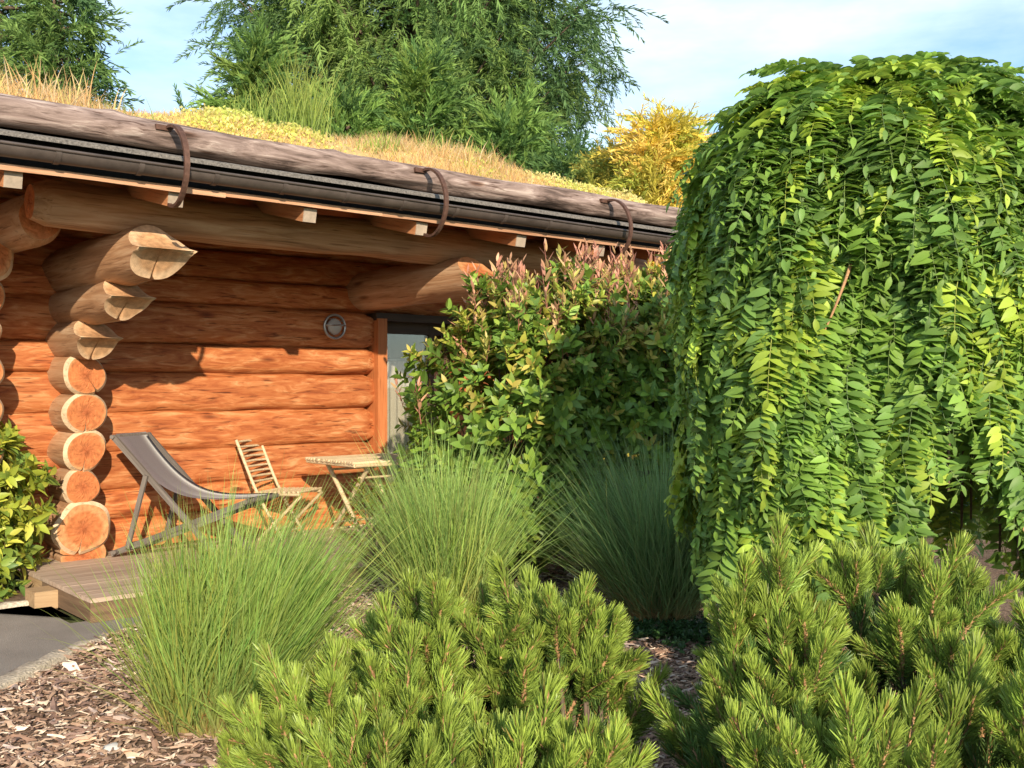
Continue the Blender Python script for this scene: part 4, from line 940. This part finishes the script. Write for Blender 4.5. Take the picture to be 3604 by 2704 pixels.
m.build('limbs', M_bark2, wt)
for (a_, z0, z1, tw_) in ((-1.18, 2.35, 1.85, .06), (-1.28, 1.35, 0.95, .12), (-2.0, 2.1, 1.8, -.12), (-1.62, 2.75, 2.45, .03), (-1.55, 2.5, 2.3, .02)):
    p0 = np.array([math.cos(a_)*wr(z0)*1.06, math.sin(a_)*wr(z0)*1.06, z0]); p1 = np.array([math.cos(a_+tw_)*wr(z1)*1.08, math.sin(a_+tw_)*wr(z1)*1.08, z1]); m = MB(); m.tube(smooth_line([p0*[.9, .9, 1]+[0, 0, .05], p0, (p0+p1)/2+[0.012, -.01, 0.02], p1], 12), np.linspace(0.009, 0.004, 12), 6); m.build('bare_twig', M_twig, wt)

# ------------------------------------------------------------------ broad-leaved shrubs built of sprigs
def sprig_variant(seed, nl, Ls, leafL, leafW, up, cols, stemc, fold=0.3, curl=0.25):
    r = np.random.default_rng(seed); m = MB(); k = 5; u = np.linspace(0, 1, k)
    st = np.stack([u*Ls, r.normal(0, .01)*u*2, r.normal(0, .01)*u*2], 1); m.tube(st, np.linspace(0.0035, 0.0018, k), 5, 0, tint=stemc)
    V0, F0 = leaf(1, leafW, fold, curl, 4)
    s_ = (np.arange(nl)+0.5)/nl; az = np.arange(nl)*2.39996+r.normal(0, .3, nl); a_ = np.interp(s_, [0, 1], up)+r.normal(0, .15, nl)
    e1 = np.stack([0*az, np.cos(az), np.sin(az)], 1); axs = np.cos(a_)[:, None]*[[1, 0, 0]]+np.sin(a_)[:, None]*e1; nh = np.array([[1., 0, 0]])-0.3*e1+r.normal(0, .25, (nl, 3))
    sz = leafL*np.interp(s_, [0, .6, 1], [0.85, 1, .6])*r.uniform(0.8, 1.15, nl)
    c = np.array(cols)[r.integers(0, len(cols), nl)]*r.uniform(0.75, 1.25, (nl, 1))
    m.inst(V0, F0, frames(axs, nh), np.stack([s_*Ls, 0*s_, 0*s_], 1), sz, 0, True, c); return m
def shrub(name, loc, label, cat, lobes, variants, choose, n, seed, solo_n, part='sprig', group=None, stems=True):
    """lobes: (dx,dy,z,rx,ry,rz,weight) ellipsoids relative to loc"""
    r = np.random.default_rng(seed); loc = np.array(loc, float); o = empty(name, loc); tag(o, label, cat, group)
    lb = np.array(lobes); li = r.choice(len(lb), n, p=lb[:, 6]/lb[:, 6].sum()); L_ = lb[li]
    d = vor(r.normal(0, 1, (n, 3))); d[:, 2] = np.where(d[:, 2] < -0.75, -d[:, 2], d[:, 2]); dep = r.choice([1.0, .88, .7], n, p=[.52, .28, .20])*r.uniform(0.90, 1.10, n)
    dep = dep*(1+0.10*np.sin(d[:, 0]*7+d[:, 2]*4+li*2)+0.09*np.sin(d[:, 2]*9-d[:, 0]*5+d[:, 1]*6)); pos = L_[:, :3]+d*L_[:, 3:6]*dep[:, None]; nr = vor(d/L_[:, 3:6])
    ok = pos[:, 2] > 0.05
    for q_ in range(len(lb)):     # drop what is deep inside another lobe
        e = (pos-lb[q_, :3])/lb[q_, 3:6]; ok &= ~((np.sum(e*e, 1) < 0.45) & (li != q_))
    pos, nr, dep = pos[ok], nr[ok], dep[ok]; n = len(pos)
    ax_ = vor(nr*r.uniform(0.7, 1.1, n)[:, None]+np.array([[0, 0, 1]])*r.uniform(0.1, 0.75, n)[:, None]+r.normal(0, .3, (n, 3)))
    var, sc, ax_ = choose(pos, nr, ax_, dep, r); R = frames(ax_, r.normal(0, 1, (n, 3)))
    wp = pos+loc; tc_ = vor(-loc*[1, 1, 0]); score = (dep > 0.9)*(nr@tc_ > 0.0)+r.uniform(0, .3, n)-np.abs(wp[:, 0]/wp[:, 1])*0.3*0
    od = np.argsort(-score); so_ = od[:solo_n]; re_ = od[solo_n:]
    mes = [v_.mesh(part, M_leaf) for v_ in variants]
    for a_ in so_: link(part, mes[var[a_]], o, pos[a_], R[a_], sc[a_])
    m = MB()
    for v in range(len(variants)):
        ii = re_[var[re_] == v]
        if len(ii) == 0: continue
        V, Fs, T = flat(variants[v]); nvv = len(V); W_ = np.einsum('nij,vj->nvi', R[ii]*sc[ii][:, None, None], V)+pos[ii][:, None]
        m.V.append(W_.reshape(-1, 3)); tt = np.ones((len(ii)*nvv, 4)); tt[:, :3] = np.tile(T, (len(ii), 1))*np.repeat(r.uniform(.85, 1.15, (len(ii), 1)), nvv, 0); m.T.append(tt)
        for F, mat, sm in Fs: m.F.append(((F[None]+(np.arange(len(ii))*nvv)[:, None, None]).reshape(-1, F.shape[1])+m.n, mat, sm))
        m.n += len(ii)*nvv
    if m.n: tag(m.build('foliage', M_leaf, o), kind='stuff')
    if stems:
        m = MB()
        for k in range(26):
            p = pos[r.integers(0, n)]*[.85, .85, .92]; m.tube(smooth_line([(r.normal(0, .05), r.normal(0, .05), 0), (p[0]*.45, p[1]*.45, p[2]*.4), p], 9), np.linspace(0.016, 0.005, 9), 6)
        m.build('stems', M_bark2, o)
    return o
GREEN = [[.15, .26, .04], [.20, .32, .045], [.12, .21, .04], [.25, .34, .05]]
YEL = [[.30, .38, .05], [.42, .42, .07], [.24, .36, .05], [.46, .38, .09]]
RED = [[.60, .33, .20], [.64, .38, .24], [.58, .38, .19], [.60, .29, .20]]
ORA = [[.55, .42, .14], [.50, .34, .16], [.43, .42, .11], [.48, .46, .12]]
PHV = [sprig_variant(500+k, 9, 0.12, 0.108, 0.50, (1.25, 0.6), GREEN, (.15, .09, .04), 0.2, 0.2) for k in range(6)] \
    + [sprig_variant(520+k, 8, 0.13, 0.10, 0.44, (1.15, 0.5), YEL+GREEN[:1], (.22, .12, .05), 0.22, 0.2) for k in range(4)] \
    + [sprig_variant(540+k, 8, 0.17, 0.085, 0.30, (0.9, 0.35), ORA, (.3, .13, .08), 0.4, 0.1) for k in range(3)] \
    + [sprig_variant(560+k, 7, 0.24, 0.095, 0.26, (0.95, 0.6), RED, (.34, .14, .10), 0.45, -0.1) for k in range(4)]
def ph_choose(ztop):
    def f(pos, nr, ax, dep, r):
        n = len(pos); h = pos[:, 2]/ztop+r.normal(0, 0.07, n)+0.18*np.clip(nr[:, 2], 0, 1); u = r.uniform(0, 1, n)
        var = r.integers(0, 6, n)
        yl = (h > 0.74) & (u < 0.70) | (u < 0.06); var = np.where(yl, 6+r.integers(0, 4, n), var)
        og = (h > 0.9) & (u < 0.5) & (dep > .9); var = np.where(og, 10+r.integers(0, 3, n), var)
        rd = (h > 1.02) & (u < 0.33) & (dep > .9); var = np.where(rd, 13+r.integers(0, 4, n), var)
        edge = (nr[:, 0] < -0.75) & (h > 0.6) & (u < 0.13); var = np.where(edge, 13+r.integers(0, 4, n), var)
        sc = r.uniform(0.85, 1.2, n)*np.where(var >= 13, 1.15, 1); up = var >= 10
        ax = np.where(up[:, None], vor(ax*[.35, .35, 1]+[0, 0, .6]), ax); return var, sc, ax
    return f
PG = None
shrub('red_tipped_shrub', (0.08, 8.45, 0), 'glossy green shrub with red young tips left of its darker neighbour, before the door', 'shrub',
      [(-0.05, 0, 1.15, .80, .75, 1.05, 1.0), (0.25, 0, 1.72, .60, .62, .66, .7), (-0.28, -0.1, 0.62, .60, .6, .55, .35)], PHV, ph_choose(2.22), 2100, 61, 290)
shrub('red_tipped_shrub', (1.0, 8.75, 0), 'red-tipped shrub partly hidden behind the dark fountain grass and weeping tree', 'shrub',
      [(0.0, 0, 1.25, .72, .7, 1.1, 1.0), (0.25, 0, 1.80, .60, .6, .66, .7)], PHV, ph_choose(2.28), 2100, 62, 290)
# yellow-green laurel at the left edge
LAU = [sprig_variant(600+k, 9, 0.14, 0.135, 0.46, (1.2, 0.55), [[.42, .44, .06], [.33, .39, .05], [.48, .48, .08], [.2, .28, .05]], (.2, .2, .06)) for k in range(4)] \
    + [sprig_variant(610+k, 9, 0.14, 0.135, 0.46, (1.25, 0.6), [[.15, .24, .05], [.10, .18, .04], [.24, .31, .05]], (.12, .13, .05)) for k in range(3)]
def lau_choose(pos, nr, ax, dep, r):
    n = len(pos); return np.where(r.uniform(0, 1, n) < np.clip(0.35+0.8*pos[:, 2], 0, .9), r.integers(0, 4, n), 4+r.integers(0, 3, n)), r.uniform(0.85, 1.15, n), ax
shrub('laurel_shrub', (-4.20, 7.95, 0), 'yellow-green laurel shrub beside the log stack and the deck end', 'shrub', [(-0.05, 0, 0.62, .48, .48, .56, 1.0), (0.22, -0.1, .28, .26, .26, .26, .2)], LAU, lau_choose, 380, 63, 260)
# small weeds
WEED = [sprig_variant(640+k, 12, 0.16, 0.05, 0.42, (1.2, 0.5), [[.20, .26, .03], [.14, .22, .03], [.26, .24, .04]], (.2, .2, .06)) for k in range(3)]
def weed_choose(pos, nr, ax, dep, r): return r.integers(0, 3, len(pos)), r.uniform(.8, 1.2, len(pos)), vor(ax+[0, 0, .8])
shrub('young_shrub', (-1.12, 8.45, 0), 'small yellow-green young shrub in front of the bamboo table', 'shrub', [(0, 0, .36, .20, .2, .34, 1)], WEED, weed_choose, 70, 64, 60)
COVER = [sprig_variant(650+k, 8, 0.05, 0.04, 0.6, (1.3, 0.8), [[.035, .085, .025], [.05, .11, .03]], (.06, .08, .03)) for k in range(3)]
m = MB(); r = np.random.default_rng(9)
for k in range(3):
    n = 110; V, Fs, T = flat(COVER[k]); nvv = len(V); pz = np.stack([1.15+r.normal(0, .32, n), 6.55+r.normal(0, .13, n), np.full(n, .03)], 1); R = frames(np.stack([r.normal(0, .5, n), r.normal(0, .5, n), np.ones(n)], 1), r.normal(0, 1, (n, 3)))
    W_ = np.einsum('nij,vj->nvi', R, V)+pz[:, None]; m.V.append(W_.reshape(-1, 3)); tt = np.ones((n*nvv, 4)); tt[:, :3] = np.tile(T, (n, 1)); m.T.append(tt)
    for F, mat, sm in Fs: m.F.append(((F[None]+(np.arange(n)*nvv)[:, None, None]).reshape(-1, F.shape[1])+m.n, mat, sm))
    m.n += n*nvv
tag(m.build('ground_cover', M_leaf), 'low dark green ground cover at the foot of the shaded fountain grass', 'ground cover', kind='stuff')

# pale stone on the mulch
import bmesh
bm = bmesh.new(); bmesh.ops.create_icosphere(bm, subdivisions=2, radius=0.045)
for v in bm.verts: v.co *= 1+0.12*math.sin(v.co.x*90+v.co.y*60); v.co.z *= 0.6
me = bpy.data.meshes.new('stone'); bm.to_mesh(me); bm.free(); me.materials.append(M_stone); me.polygons.foreach_set('use_smooth', [True]*len(me.polygons))
tag(link('stone', me, None, (-1.70, 4.42, 0.05)), 'small pale stone lying on the wood chips', 'stone')

# ------------------------------------------------------------------ trees beyond the cabin
def spray(seed, n, L_, leafL, leafW, angle, droop):
    """a feathery twig: n narrow leaves along a curved axis"""
    r = np.random.default_rng(seed); u = (np.arange(n)+r.uniform(0, 1, n))/n; x = u*L_; zc = -droop*L_*u**2
    az = r.uniform(0, 2*PI, n); a_ = angle+r.normal(0, .22, n); e1 = np.stack([0*az, np.cos(az), 0.6*np.sin(az)], 1)
    d = vor(np.cos(a_)[:, None]*[[1, 0, 0]]+np.sin(a_)[:, None]*e1+np.array([[0, 0, -droop*0.7]])*u[:, None]); ro = np.stack([x, 0*x, zc], 1)
    ln = leafL*r.uniform(0.6, 1.3, n)*np.interp(u, [0, .7, 1], [1, .9, .6]); sd_ = vor(np.cross(d, r.normal(0, 1, (n, 3)))); w = leafW*0.5
    dr = np.array([[0, 0, -0.25*droop]])*ln[:, None]
    V = np.stack([ro-sd_*w*.5, ro+sd_*w*.5, ro+d*(ln*.55)[:, None]+sd_*w, ro+d*(ln*.55)[:, None]-sd_*w, ro+d*ln[:, None]+dr], 1)
    f4 = (np.array([[0, 1, 2, 3]])[None]+(np.arange(n)*5)[:, None, None]).reshape(-1, 4); f3 = (np.array([[3, 2, 4]])[None]+(np.arange(n)*5)[:, None, None]).reshape(-1, 3)
    return V.reshape(-1, 3), f4, f3, n
def tree(name, base, H, zc0, rf, nl, ns, sprays, rise, label, cols, seed, cat='tree', group='trees beyond the cabin', sdir=(0.6, -0.1), trunk_r=0.16, spread=0.35, sc=(0.8, 1.3), gap=0.0, stem_col=None):
    r = np.random.default_rng(seed); o = empty(name, base); tag(o, label, cat, group)
    w = MB(); u = np.linspace(0, 1, 14); w.tube(np.stack([0.12*np.sin(u*4+seed)*u, 0.1*np.sin(u*3+1)*u, u*H*0.97], 1), trunk_r*(1-u*0.93), 8)
    P_, A_, N_ = [], [], []; cols = np.array(cols); T_ = []
    for k in range(nl):
        h = zc0+(H-zc0)*((k+0.5)/nl)**0.9; az = k*2.39996+r.normal(0, .4); R_ = rf((h-zc0)/(H-zc0))*r.uniform(0.7, 1.1)
        o_ = np.array([math.cos(az), math.sin(az), 0]); p0 = np.array([0, 0, max(0.2, h-rise*R_*0.5)]); p1 = o_*R_+[0, 0, min(H, h+rise*R_*0.5)]
        pm = (p0+p1)/2+o_*0.1*R_+[0, 0, -0.05*R_*rise+0.05*R_]; pl = smooth_line([p0, pm, p1], 9); w.tube(pl, np.linspace(0.03+0.02*R_, 0.008, 9), 5)
        n = max(4, int(1.25*ns*(0.35+R_/max(rf(0.3), .1)))); s_ = r.uniform(0.22, 1.03, n)**0.8
        pp = np.stack([np.interp(s_*8, np.arange(9), pl[:, c_]) for c_ in range(3)], 1)+r.normal(0, spread*0.35*(0.4+0.6*min(1, R_)), (n, 3))*[1, 1, .7]
        dd = vor(o_*sdir[0]+r.normal(0, .55, (n, 3))+np.array([0, 0, sdir[1]]))
        P_.append(pp); A_.append(dd); T_.append(np.repeat(cols[r.integers(0, len(cols))][None], n, 0)*r.uniform(0.8, 1.2)*r.uniform(0.8, 1.2, (n, 1)))
    # leader
    n = ns; P_.append(np.stack([r.normal(0, .12, n), r.normal(0, .12, n), H*r.uniform(0.93, 1.0, n)], 1)); A_.append(vor(r.normal(0, .5, (n, 3))+[0, 0, .6])); T_.append(np.repeat(cols[:1], n, 0))
    pos = np.concatenate(P_); axd = np.concatenate(A_); tn = np.concatenate(T_); N2 = len(pos); R = frames(axd, np.tile([[0, 0, 1.]], (N2, 1))+r.normal(0, .3, (N2, 3))); sz = r.uniform(*sc, N2); vi = r.integers(0, len(sprays), N2)
    m = MB()
    for v, (V, f4, f3, n_) in enumerate(sprays):
        ii = np.where(vi == v)[0]; nvv = len(V); W_ = np.einsum('nij,vj->nvi', R[ii]*sz[ii][:, None, None], V)+pos[ii][:, None]
        m.V.append(W_.reshape(-1, 3)); tt = np.ones((len(ii)*nvv, 4)); tt[:, :3] = np.repeat(tn[ii], nvv, 0)*np.repeat(r.uniform(.8, 1.25, (len(ii)*n_, 1)), 5, 0); m.T.append(tt)
        for F in (f4, f3): m.F.append(((F[None]+(np.arange(len(ii))*nvv)[:, None, None]).reshape(-1, F.shape[1])+m.n, 0, False))
        m.n += len(ii)*nvv
    w.build('trunk', M_bark2, o); m.build('crown', M_far, o); return o
SP_CON = [spray(700+k, 30, 0.55, 0.15, 0.022, 0.65, 0.25) for k in range(4)]
SP_CYP = [spray(710+k, 30, 0.55, 0.16, 0.024, 0.5, 0.15) for k in range(4)]
SP_WIL = [spray(720+k, 42, 0.75, 0.155, 0.021, 0.7, 0.55) for k in range(4)]
SP_BAM = [spray(730+k, 26, 0.42, 0.12, 0.017, 0.7, 0.4) for k in range(4)]
cone = lambda R, p=0.85: (lambda u: R*(max(0.0, 1-u))**p+0.08)
def oval(R): return lambda u: R*math.sqrt(max(0.02, 1-((u-0.42)/0.60)**2))
CON = [[.10, .19, .06], [.13, .225, .065], [.08, .155, .06], [.155, .245, .065]]
CYP = [[.17, .28, .065], [.135, .235, .06], [.21, .31, .07], [.105, .195, .058]]
WIL = [[.15, .25, .07], [.115, .20, .062], [.195, .29, .075], [.09, .165, .06]]
def at(px, Y): return ((px-512)/1040*Y, Y, 0)
tree('spruce_tree', at(2, 17.5), 10.5, 0.5, cone(2.5), 95, 24, SP_CON, 0.0, 'dark layered spruce at the left with its tip out of sight', CON, 1, sdir=(.8, -.15))
tree('spruce_tree', at(60, 16.5), 8.7, 0.5, cone(1.9), 85, 22, SP_CON, 0.05, 'spruce with drooping side branches beside the open sky gap', CON, 2, sdir=(.8, -.15))
tree('young_spruce', at(155, 24), 7.0, 0.6, cone(1.0, 1), 50, 9, SP_CON, 0.1, 'thin young spruce standing in the sky gap', CON, 3, sdir=(.8, .0))
tree('young_spruce', at(184, 22), 7.3, 0.6, cone(1.1, 1), 50, 10, SP_CON, 0.1, 'thin young spruce against the edge of the big feathery tree', CON, 4, sdir=(.8, .0))
tree('cypress_tree', at(262, 17.5), 7.2, 0.5, cone(1.7, .7), 85, 24, SP_CYP, 0.8, 'feathery light green cypress behind the tall roof grass', CYP, 5, sdir=(.5, .35))
tree('cypress_tree', at(345, 17.0), 6.1, 0.5, cone(1.5, .7), 80, 24, SP_CYP, 0.8, 'lower cypress right behind the roof between two taller cypresses', CYP, 6, sdir=(.5, .35))
tree('cypress_tree', at(425, 17.5), 6.9, 0.5, cone(1.6, .7), 85, 24, SP_CYP, 0.8, 'tall cypress in front of the big feathery tree', CYP, 7, sdir=(.5, .35))
tree('cypress_tree', at(508, 17.0), 5.9, 0.5, cone(1.45, .7), 75, 24, SP_CYP, 0.7, 'cypress beside the bushy dark conifer above the roof end', CYP, 8, sdir=(.5, .3))
tree('conifer_tree', at(572, 16.5), 5.2, 0.4, cone(1.5, .55), 75, 26, SP_CON, 0.3, 'bushy dark conifer next to the yellow bamboo', CON, 9, sdir=(.6, .0))
tree('feathery_tree', at(412, 24), 14.0, 2.0, oval(4.25), 230, 36, SP_WIL, 0.55, 'big feathery green tree towering over the cabin roof', WIL, 10, sdir=(.5, -.25), trunk_r=0.35, spread=0.9, sc=(0.9, 1.5))
YB = [[.62, .52, .09], [.52, .46, .08], [.68, .52, .13], [.34, .38, .07]]
tree('bamboo_bush', at(664, 14.5), 5.15, 0.2, oval(0.72), 100, 26, SP_BAM, 1.2, 'golden yellow bamboo clump beside the weeping tree', YB, 12, 'bamboo', None, sdir=(.4, .3), trunk_r=0.04)
tree('bamboo_bush', at(616, 15.5), 4.9, 0.2, oval(0.6), 80, 22, SP_BAM, 1.2, 'greenish yellow bamboo clump between conifer and golden bamboo', [[.34, .36, .08], [.46, .41, .09], [.24, .31, .08]], 13, 'bamboo', None, sdir=(.4, .3), trunk_r=0.04)
# hedge trees beyond the right of the cabin, seen only through gaps
tree('conifer_tree', (4.6, 13.5, 0), 4.2, 0.2, cone(1.6, .5), 60, 22, SP_CON, 0.3, 'dark conifer hidden behind the weeping tree', CON, 14, sdir=(.6, .0))
tree('conifer_tree', (7.0, 13.0, 0), 4.4, 0.2, cone(1.7, .5), 60, 22, SP_CON, 0.3, 'dark conifer far right behind the weeping tree', CON, 15, sdir=(.6, .0))
